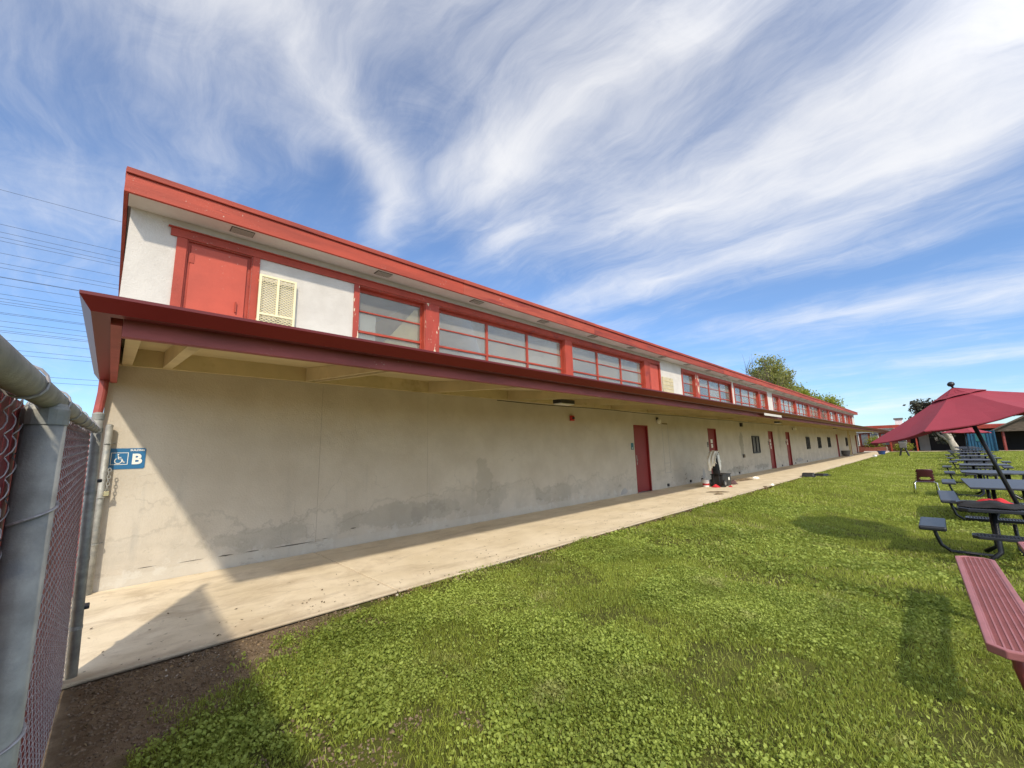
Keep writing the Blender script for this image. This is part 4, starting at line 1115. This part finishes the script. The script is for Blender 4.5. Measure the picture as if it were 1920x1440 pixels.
# far end of the walk
t = thing('planter_tub', 'round grey tub standing against the wall by the cream post', 'tub', (51.9, 6.35, 0))
MB().lathe((51.9, 6.35, 0), [(.24, .003), (.33, .25), (.37, .5), (.39, .52), (.36, .53), (.33, .5)], 20).build('body', M_GREYTUB, t)
MB().lathe((51.9, 6.35, 0), [(.385, .46), (.4, .49), (.4, .53), (.385, .535)], 20).build('rim', M_GREYTUB, t)
t = thing('canopy_post', 'slim cream post holding the canopy beside the grey tub', 'post', (53.1, 6.1, 0))
MB().box(53.02, 53.18, 6.02, 6.18, .06, 2.5).build('shaft', M_CREAM, t, bevel=.01)
MB().box(52.95, 53.25, 5.95, 6.25, .001, .06).build('base_plate', M_WHITE, t)
t = thing('blue_tub', 'blue plastic tub where the walk meets the lawn', 'tub', (57.3, 4.1, 0))
MB().lathe((57.3, 4.1, 0), [(.22, .003), (.3, .25), (.33, .34), (.35, .36), (.30, .36), (.26, .05)], 18).build('body', M_BLUEBIN, t)
MB().lathe((57.3, 4.1, 0), [(.335, .30), (.36, .33), (.36, .365), (.34, .367)], 18).build('rim', M_BLUEBIN, t)
t = thing('white_jug', 'white jug tipped over on the lawn edge near the blue tub', 'jug', (48.4, 4.0, 0))
MB().tube([(48.2, 4.0, .1), (48.55, 3.9, .1)], [.1, .1], 12).build('body', M_WHITE, t)
MB().tube([(48.55, 3.9, .1), (48.68, 3.86, .1)], [.06, .03], 10).build('neck', M_WHITE, t)
zg = float(gz(50, 2.3))
t = thing('trestle_stand', 'dark trestle stand with splayed legs on the far lawn', 'stand', (52, 2.2, zg))
for s_ in (-1, 1):
    MB().tube([(52 + .0, 2.2 + s_ * .12, zg + .75), (52, 2.2 + s_ * .3, zg)], .06, 8).build('leg', M_BLACK, t)
    MB().tube([(52.5 + .0, 2.2 + s_ * .12, zg + .75), (52.6, 2.2 + s_ * .3, zg)], .06, 8).build('leg', M_BLACK, t)
MB().box(51.9, 52.6, 1.95, 2.45, zg + .72, zg + 1.25).build('body', M_GREYTUB, t, bevel=.05)

# ------------------------------------------------------------------ far building across the lawn
FX = 71.0
fs = FX / 66
FB = thing('far_building', 'low building across the lawn with dark red roof edge, red posts and shaded porch', 'building', (FX, 0, 0))
y1, y0 = 11.0, -34.0
MB().box(FX + 3.2, FX + 3.5, y0, y1, -.1, 2.75).build('wall', M_DARKIN, FB)  # wall coloured near black to stand for the shade under the porch
MB().box(FX + 2.9, FX + 3.18, .6, 1.55, .031, 2.3).build('wall_panel', M_FARWALL, FB)
MB().box(FX + 3.1, FX + 3.18, -.15, .1, 1.2, 1.7).build('notice', M_SIGNW, FB)
MB().prism([(FX - .6, 2.62), (FX + 10, 3.0), (FX + 10, 3.2), (FX - .6, 2.85)], 1, y0, 3.6).build('roof', M_REDWOOD, FB)
MB().box(FX - .68, FX - .605, y0, 3.6, 2.5, 2.9).build('fascia', M_RED, FB)
MB().prism([(FX + .6, 3.02), (FX + 9, 3.3), (FX + 9, 3.5), (FX + .6, 3.3)], 1, 3.61, y1 + 4).build('roof', M_REDWOOD, FB)
MB().box(FX + .5, FX + .598, 3.0, y1 + 4, 2.95, 3.35).build('fascia', M_RED, FB)
MB().box(FX + .8, FX + 3.1, 3.61, y1, 2.45, 2.94).build('band', M_SOFFIT, FB)
MB().box(FX + 2.0, FX + 2.6, 2.75, 3.45, 3.3, 4.05).build('roof_unit', M_WHITE, FB)
MB().box(FX + 1.9, FX + 2.7, 2.65, 3.55, 4.051, 4.25).build('roof_unit_cap', M_GREYTUB, FB)
for yy in (1.7, -5.2, -9.5, -13.5, 4.05):
    MB().box(FX - .1, FX + .05, yy - .07, yy + .07, .031, 2.6).build('post', M_RED, FB)
for i, yy in enumerate((3.0, 4.6, 5.6, 6.6, 7.6)):
    w = MB().box(FX + 1.0, FX + 1.08, yy - .4, yy + .4, .75, 2.35).build('window', M_RED if i % 2 else M_WHITE, FB)
    MB().box(FX + .97, FX + .998, yy - .34, yy + .34, .82, 2.28).build('pane', M_FARGLASS, w)
MB().box(FX + 1.09, FX + 3.1, 2.3, y1, -.05, 2.44).build('wall', M_BRICK, FB)
# brick planter in front, laid course by course
pl = thing('brick_planter', 'low brick planter wall with pale kerb at the end of the walk', 'planter', (FX - 1, 5.4, 0))
for c in range(6):
    for q in range(9):
        yy = 4.4 + q * .24 + (.12 if c % 2 else 0)
        MB().box(FX - 1.0, FX - .89, yy + .005, yy + .235, .1 + c * .085, .1 + c * .085 + .077).build('brick', M_BRICK, pl)
MB().box(FX - .98, FX - .2, 4.42, 6.55, .03, .6).build('core', M_FARWALL, pl)
MB().box(FX - 1.15, FX - .2, 4.3, 6.7, .031, .098).build('kerb', M_WHITE, pl)
# gable of weathered timber on the right
gp = thing('timber_gable', 'weathered timber gable roof over the dark porch beside the blue container', 'roof', (FX - 2, -9, 0))
MB().prism([(-4.3, 2.1), (-6.9, 3.55), (-13, 3.7), (-13, 2.1)], 0, FX - 1.6, FX - .75).build('gable_board', M_THATCH, gp)
MB().prism([(-4.1, 2.1), (-6.9, 3.75), (-13.2, 3.9), (-13.2, 3.72), (-6.9, 3.57), (-4.3, 2.11)], 0, FX - 1.9, FX - .7).build('roof_edge', M_THATCH, gp)
for yy in (-5.2, -10): MB().box(FX - 1.3, FX - 1.15, yy - .07, yy + .07, .0, 2.1).build('post', M_BEAM, gp)
# blue container
bc = thing('blue_container', 'blue corrugated steel container standing in the porch shade', 'container', (FX - 2.5, -3.3, 0))
cor = []
for k in range(18):
    yy = -2.35 - k * .115
    cor += [(yy, 0 if k % 2 else .05), (yy - .075, 0 if k % 2 else .05)]
mb = MB()
for k in range(len(cor) - 1):
    a, b = cor[k], cor[k + 1]
    mb.quad((FX - 3 + a[1], a[0], .03), (FX - 3 + b[1], b[0], .03), (FX - 3 + b[1], b[0], 2.2), (FX - 3 + a[1], a[0], 2.2))
mb.box(FX - 2.94, FX - 1.95, -4.4, -2.36, .03, 2.2)
mb.build('shell', M_BLUE, bc)
for yy in (-2.33, -4.44): MB().box(FX - 3.06, FX - 2.92, yy - .05, yy + .05, .0, 2.26).build('corner_post', M_BLUE, bc)
MB().box(FX - 3.03, FX - 3.002, -3.75, -3.0, 1.1, 1.9).build('door_panel', M_TEAL, bc)

# ------------------------------------------------------------------ trees
def leaf_mesh(name, pts, size, M, parent, tint=None, up=.3, aspect=1.7):
    """numpy: one diamond leaf for every point"""
    n = len(pts); pts = np.asarray(pts, float)
    nrm = rng.normal(size=(n, 3)); nrm[:, 2] += up; nrm /= np.linalg.norm(nrm, axis=1)[:, None]
    t = rng.normal(size=(n, 3)); t -= nrm * (t * nrm).sum(1)[:, None]; t /= np.linalg.norm(t, axis=1)[:, None]
    b = np.cross(nrm, t)
    sz = (size * rng.uniform(.6, 1.3, n))[:, None]
    v = np.stack([pts - t * sz * .5 * aspect, pts + b * sz * .5, pts + t * sz * .5 * aspect, pts - b * sz * .5], 1).reshape(-1, 3)
    return npmesh(name, v, np.arange(4 * n).reshape(-1, 4), M, parent, np.repeat(rng.uniform(0, 1, n) if tint is None else tint, 4))
def npmesh(name, v, f, M, parent=None, tint=None):
    off = parent_offset(parent); v = v - np.array(off)
    me = bpy.data.meshes.new(name)
    nv, nf, k = len(v), len(f), f.shape[1]
    me.vertices.add(nv); me.vertices.foreach_set('co', v.astype(np.float32).ravel())
    me.loops.add(nf * k); me.loops.foreach_set('vertex_index', f.astype(np.int32).ravel())
    me.polygons.add(nf); me.polygons.foreach_set('loop_start', np.arange(0, nf * k, k, dtype=np.int32))
    me.polygons.foreach_set('loop_total', np.full(nf, k, np.int32))
    me.update(calc_edges=True)
    if tint is not None:
        a = me.attributes.new('tint', 'FLOAT', 'POINT'); a.data.foreach_set('value', tint.astype(np.float32))
    me.materials.append(M)
    o = bpy.data.objects.new(name, me); COL.objects.link(o)
    if parent is not None: o.parent = parent
    return o
def tree(loc, h, spread, nl, leaf, ML, MBK, label, seed, trunk_r=.3, clear=.3, levels=3, group=None, shape=1.0, lean=(0, 0), tipn=5, tipr=.5):
    r_ = random.Random(seed)
    t = thing('tree', label, 'tree', loc, group)
    mb = MB(); tips = []
    L = Vector(loc)
    def grow(p, d, ln, r, lv):
        pts = [p]; q = p.copy(); dd = d.copy()
        for i in range(4):
            dd = (dd + Vector((r_.uniform(-.18, .18), r_.uniform(-.18, .18), r_.uniform(-.02, .14)))).normalized()
            q = q + dd * ln / 4; pts.append(q.copy())
        mb.tube(pts, [r * (1 - .13 * i) for i in range(5)], 6 if lv > 0 else 10)
        if lv >= 1: tips.extend((pts[-1], pts[-2]))
        if lv >= levels: return
        for k in range(r_.choice((3, 4)) + (lv == 0)):
            a = r_.uniform(0, 6.283); sp = r_.uniform(.35, .85) * spread
            nd = (dd + Vector((math.cos(a) * sp, math.sin(a) * sp, r_.uniform(-.05, .25)))).normalized()
            st_ = pts[r_.choice((2, 3, 4))] if lv == 0 else pts[r_.choice((1, 2, 3, 4))]
            grow(st_, nd, ln * r_.uniform(.55, .8), r * .52, lv + 1)
    grow(L + Vector((0, 0, -.1)), Vector((lean[0], lean[1], 1)).normalized(), h * .42, trunk_r, 0)
    mb.build('trunk', MBK, t, smooth=True, fix=False)
    tp = np.array([tuple(p) for p in tips])
    top = tp[:, 2].max() - loc[2]
    if nl:
        c = tp[rng.integers(0, len(tp), nl // 60)] + rng.normal(size=(nl // 60, 3)) * tipr
        p = np.repeat(c, 60, 0) + rng.normal(size=(nl // 60 * 60, 3)) * np.array([tipr, tipr, tipr * .8]) * .75
        p = p[p[:, 2] > loc[2] + h * clear * .6]
        o = leaf_mesh('crown', p, leaf, ML, t); o['kind'] = 'stuff'
        top = p[:, 2].max() - loc[2]
    t.scale = (h / top,) * 3
    return t, top
tree((83, 17.6, 0), 16.0, .8, 42000, .22, M_TREE1, M_BARK, 'tall airy olive green tree rising behind the red roof', 3, .3, .3, levels=3, tipr=.62)
tree((107, 18, 0), 13.9, 1.05, 60000, .27, M_TREE2, M_BARK, 'dense round green tree behind the far part of the roof', 5, .35, .25, levels=3, tipr=.85)
tree((118, 19.2, 0), 13.4, 1.0, 44000, .27, M_TREE2, M_BARK, 'bushy green tree just beyond the dense round tree', 15, .35, .25, levels=3, tipr=.85)
tree((66, 18.6, 0), 14.2, .8, 0, .1, M_TREE3, M_BARK, 'bare leafless tree with fine twigs behind the roof', 9, .2, .3, levels=4)
tree((82, 1.0, 0), 7.2, .95, 3600, .2, M_TREE3, M_BARK, 'sparse dark tree behind the low far building', 12, .2, .35, levels=3, tipr=.4)
tree((64.5, -1.5, -.05), 4.2, .9, 500, .12, M_TREE3, M_PALEBARK, 'thick pale trunked tree leaning before the shaded porch', 21, .4, .3, levels=2, lean=(0, .35), tipr=.3)
# shrubs by the far planter
for i, (x, y, h, la) in enumerate(((FX - .6, 5.6, 1.7, 'yellow green bush growing in the brick planter'), (FX - 1.1, 2.9, .9, 'low leafy plant beside the red post of the far building'))):
    t = thing('shrub', la, 'shrub', (x, y, .1))
    mb = MB()
    for k in range(7):
        a = k * .9; mb.tube([(x, y, .05), (x + .15 * math.cos(a), y + .2 * math.sin(a), .5 * h), (x + .3 * math.cos(a), y + .4 * math.sin(a), .9 * h)], .015, 5)
    mb.build('stem', M_BARK, t)
    p = rng.normal(size=(1600, 3)) * np.array([.22, .34, h * .22]) + np.array([x, y, h * .62]); p[:, 2] = np.maximum(p[:, 2], .1)
    leaf_mesh('foliage', p, .1, M_TREE2, t)['kind'] = 'stuff'

# ------------------------------------------------------------------ power lines beyond the building, running along it
lines = []
for z, y in ((16.6, 40), (16.3, 40.6), (16.1, 41), (14.7, 40), (14.35, 41), (13.9, 40.5), (13.0, 39.5), (12.7, 40.2), (12.3, 41), (12.05, 41.2), (11.4, 40), (10.9, 40.6), (10.3, 40), (10.1, 40.7), (9.6, 40), (9.3, 41), (8.6, 40.4), (8.4, 41), (6.95, 40), (6.7, 40.8), (15.6, 40.3), (13.4, 41), (11.75, 40.8), (11.1, 41.1), (9.95, 41.2), (19.0, 40.2)):
    lines.append((z, y))
zs = sorted({round(z, 2) for z, _ in lines})
for pi, px in enumerate((-60., 62.)):
    t = thing('power_pylon', 'tall steel power pole beyond the building ' + ('where the lines start' if pi == 0 else 'hidden where the lines end'), 'pylon', (px, 40.5, 0))
    MB().tube([(px, 41.4, -.1), (px, 41.4, 19.5)], [.35, .18], 12).build('mast', M_GALV, t)
    for z, y in lines: MB().box(px - .05, px + .05, y - .04, 41.2, z - .12, z - .02).build('arm', M_GALV, t)
ORD = ['topmost'] + [w + ' from the top' for w in 'second third fourth fifth sixth seventh eighth ninth tenth eleventh twelfth thirteenth fourteenth fifteenth sixteenth seventeenth eighteenth nineteenth twentieth twenty-first twenty-second twenty-third twenty-fourth'.split()] + ['second lowest', 'lowest']
for li, (z, y) in enumerate(sorted(lines, reverse=True)):
    pts = []
    tilt = random.uniform(-.012, .02)
    for x in np.linspace(-60, 62, 40):
        u = x / 61.; pts.append((x, y, z - (1 - u * u) * .0 + .00004 * (x * x - 3600) ))
    o = MB().tube(pts, .011, 5).build('power_line', M_WIREFAR, None)
    tag(o, 'thin dark power cable above the fence, ' + ORD[li] + ' of the bundle', 'cable', 'power cables above the fence')

# ------------------------------------------------------------------ lawn
def vnoise(x, y, s, seed):
    r2 = np.random.default_rng(seed); G = r2.random((64, 64))
    x = x / s; y = y / s; xi = np.floor(x).astype(int); yi = np.floor(y).astype(int); fx_ = x - xi; fy_ = y - yi
    fx_ = fx_ * fx_ * (3 - 2 * fx_); fy_ = fy_ * fy_ * (3 - 2 * fy_)
    g = lambda a, b: G[a % 64, b % 64]
    return (g(xi, yi) * (1 - fx_) + g(xi + 1, yi) * fx_) * (1 - fy_) + (g(xi, yi + 1) * (1 - fx_) + g(xi + 1, yi + 1) * fx_) * fy_
def keep(x, y):
    """how much grows here: thin on the bare soil by the fence and along the walk, a few worn spots"""
    n1 = vnoise(x, y, .45, 1); n2 = vnoise(x, y, .16, 2); n3 = vnoise(x, y, 1.1, 3)
    near = (x - (y - 3.1) * 1.2) + (n1 - .5) * .7 + (n2 - .5) * .35
    d1 = sst(.10, .62, near + .35 * (n2 - .5))
    lim = 4.10 - .24 * (1 - sst(.8, 2.0, x)) + (n1 - .5) * .28 + (n2 - .5) * .16
    d2 = 1 - sst(-.08, .08, y - lim)
    worn = 1 - .75 * sst(.70, .80, .12 * vnoise(x, y, .05, 5) + n1 * .5 + n2 * .35 + n3 * .25)
    return d1 * d2 * worn
def scatter(n, x0, x1, ya, yb, wedge=True):
    x = rng.uniform(x0, x1, n); y = rng.uniform(ya, yb, n)
    if wedge:                               # only what could be seen from around the photographer's spot
        k_ = y > -1.2 - .12 * x
        x, y = x[k_], y[k_]
    k_ = rng.random(len(x)) < keep(x, y)
    return x[k_], y[k_]
def blades(x, y, h, w, name):
    n = len(x); z = gz(x, y)
    a = rng.uniform(0, 2 * np.pi, n); ln = rng.uniform(.2, 1.1, n) ; b = rng.uniform(0, 2 * np.pi, n)
    hh = h * rng.uniform(.5, 1.25, n); ww = w * rng.uniform(.7, 1.3, n)
    wx, wy = np.cos(a) * ww, np.sin(a) * ww
    lx, ly = np.cos(b) * ln * hh, np.sin(b) * ln * hh
    v = np.empty((n, 5, 3))
    v[:, 0] = np.stack([x - wx, y - wy, z - .005], -1); v[:, 1] = np.stack([x + wx, y + wy, z - .005], -1)
    v[:, 2] = np.stack([x + wx * .8 + lx * .4, y + wy * .8 + ly * .4, z + hh * .6], -1)
    v[:, 3] = np.stack([x - wx * .8 + lx * .4, y - wy * .8 + ly * .4, z + hh * .6], -1)
    v[:, 4] = np.stack([x + lx, y + ly, z + hh * .95], -1)
    i = np.arange(n)[:, None] * 5
    f = np.concatenate([i + np.array([[0, 1, 2]]), i + np.array([[0, 2, 3]]), i + np.array([[3, 2, 4]])], 0)
    tint = np.repeat(np.clip(rng.uniform(0, 1, n) * .8 + (vnoise(x, y, .6, 9) - .5) * .5 + .08, 0, 1), 5)
    o = npmesh(name, v.reshape(-1, 3), f, M_GRASS, None, tint)
    o['kind'] = 'stuff'
    return o
def clover(x, y, size, hgt, name, ML=None):
    n = len(x); z = gz(x, y) + hgt * rng.uniform(.1, 1.15, n) * (.3 + .8 * vnoise(x, y, .3, 21) + .6 * vnoise(x, y, .09, 22))
    nrm = rng.normal(size=(n, 3)) * .75; nrm[:, 2] = 1.; nrm /= np.linalg.norm(nrm, axis=1)[:, None]
    t = rng.normal(size=(n, 3)); t -= nrm * (t * nrm).sum(1)[:, None]; t /= np.linalg.norm(t, axis=1)[:, None]
    b = np.cross(nrm, t); s_ = (size * rng.uniform(.4, 1.6, n) * (.75 + .5 * vnoise(x, y, .25, 41)))[:, None]
    p = np.stack([x, y, z], -1)
    v = np.stack([p - t * s_ * .55, p - t * s_ * .05 + b * s_ * .42 + nrm * s_ * .12, p + t * s_ * .5 + b * s_ * .26 + nrm * s_ * .08, p + t * s_ * .5 - b * s_ * .26 + nrm * s_ * .08, p - t * s_ * .05 - b * s_ * .42 + nrm * s_ * .12], 1).reshape(-1, 3)
    i = np.arange(n)[:, None] * 5
    f = np.concatenate([i + np.array([[0, 1, 2]]), i + np.array([[0, 2, 3]]), i + np.array([[0, 3, 4]])], 0)
    tint = np.repeat(np.clip(rng.uniform(0, 1, n) * .75 + (vnoise(x, y, .5, 19) - .5) * .5 + .1, 0, .99 if ML else .93), 5)
    o = npmesh(name, v, f, ML or M_CLOVER, None, tint); o['kind'] = 'stuff'
    return o
x, y = scatter(230000, .2, 5.5, -1.0, 4.2); blades(x, y, .037, .0021, 'grass')
x, y = scatter(130000, 5.0, 13, -2.6, 4.2); blades(x, y, .042, .0042, 'grass')
x, y = scatter(110000, 12.5, 32, -5, 4.2); blades(x, y, .055, .010, 'grass')
x, y = scatter(70000, 30, 69, -9, 4.2); blades(x, y, .06, .022, 'grass')
# broad leaved clover and weeds in drifts
x, y = scatter(380000, .2, 6.0, -1.0, 4.2); k_ = rng.random(len(x)) < .12 + .88 * sst(.38, .62, vnoise(x, y, .7, 31)); clover(x[k_], y[k_], .0140, .040, 'clover')
x, y = scatter(70000, 5.5, 13, -2.4, 4.2); k_ = rng.random(len(x)) < sst(.35, .6, vnoise(x, y, .9, 32)); clover(x[k_], y[k_], .028, .04, 'clover')
# leaf litter and crumbs on bare soil and along the walk edge
n = 1500
x = rng.uniform(-.02, 2.6, n); y = 4.16 - np.abs(rng.normal(size=n)) * .45; k_ = (keep(x, y) < .5) & (y > 1.5)
clover(x[k_], y[k_], .014, .006, 'leaf_litter', M_LEAFLIT)
x = rng.uniform(2., 24, 3000); y = 4.16 - np.abs(rng.normal(size=3000)) * .07
clover(x, y, .024, .012, 'leaf_litter', M_LEAFLIT)
def litter_path(n, x0, x1):
    x = rng.uniform(x0, x1, n); y = 4.19 + np.abs(rng.normal(size=n)) * .5; k = y < 6.55; x, y = x[k], y[k]
    n = len(x); a = rng.uniform(0, 6.28, n); s_ = rng.uniform(.006, .018, n)
    t = np.stack([np.cos(a), np.sin(a), 0 * a], -1); b = np.stack([-np.sin(a), np.cos(a), 0 * a], -1)
    p = np.stack([x, y, np.full(n, .004)], -1); up = np.array([0, 0, 1.])
    s_ = s_[:, None]
    v = np.stack([p - t * s_, p + b * s_ * .5 + up * .004, p + t * s_ + up * .006, p - b * s_ * .5 + up * .002], 1).reshape(-1, 3)
    o = npmesh('leaf_litter', v, np.arange(4 * n).reshape(-1, 4), M_LEAFLIT, None, np.repeat(rng.uniform(0, .5, n), 4)); o['kind'] = 'stuff'
litter_path(420, -.1, 14)
# soil clods
def clods(n, x0, x1, ya, yb, smin, smax, name, M):
    ico = bmesh.new(); bmesh.ops.create_icosphere(ico, subdivisions=1, radius=1.); bv = np.array([v.co[:] for v in ico.verts]); bf = np.array([[v.index for v in f.verts] for f in ico.faces]); ico.free()
    x = rng.uniform(x0, x1, n * 3); y = rng.uniform(ya, yb, n * 3); k = keep(x, y) < .45; x, y = x[k][:n], y[k][:n]; n = len(x)
    s_ = rng.uniform(smin, smax, n) ** 1.0
    v = bv[None] * s_[:, None, None] * rng.uniform(.6, 1.2, (n, 1, 3)) * (1 + .25 * rng.normal(size=(n, len(bv), 1)))
    v[..., 2] *= .6
    v += np.stack([x, y, gz(x, y) + s_ * .2], -1)[:, None]
    f = bf[None] + (np.arange(n) * len(bv))[:, None, None]
    o = npmesh(name, v.reshape(-1, 3), f.reshape(-1, 3), M); o['kind'] = 'stuff'
clods(3500, -.05, 1.9, 1.5, 4.16, .003, .012, 'soil_clods', mat('soil_clod', (.18, .128, .08), .95, .35, 30))
clods(90, -.05, 2.2, 1.5, 4.16, .004, .010, 'pebbles', mat('pebble', (.30, .25, .19), .9, .35, 30))
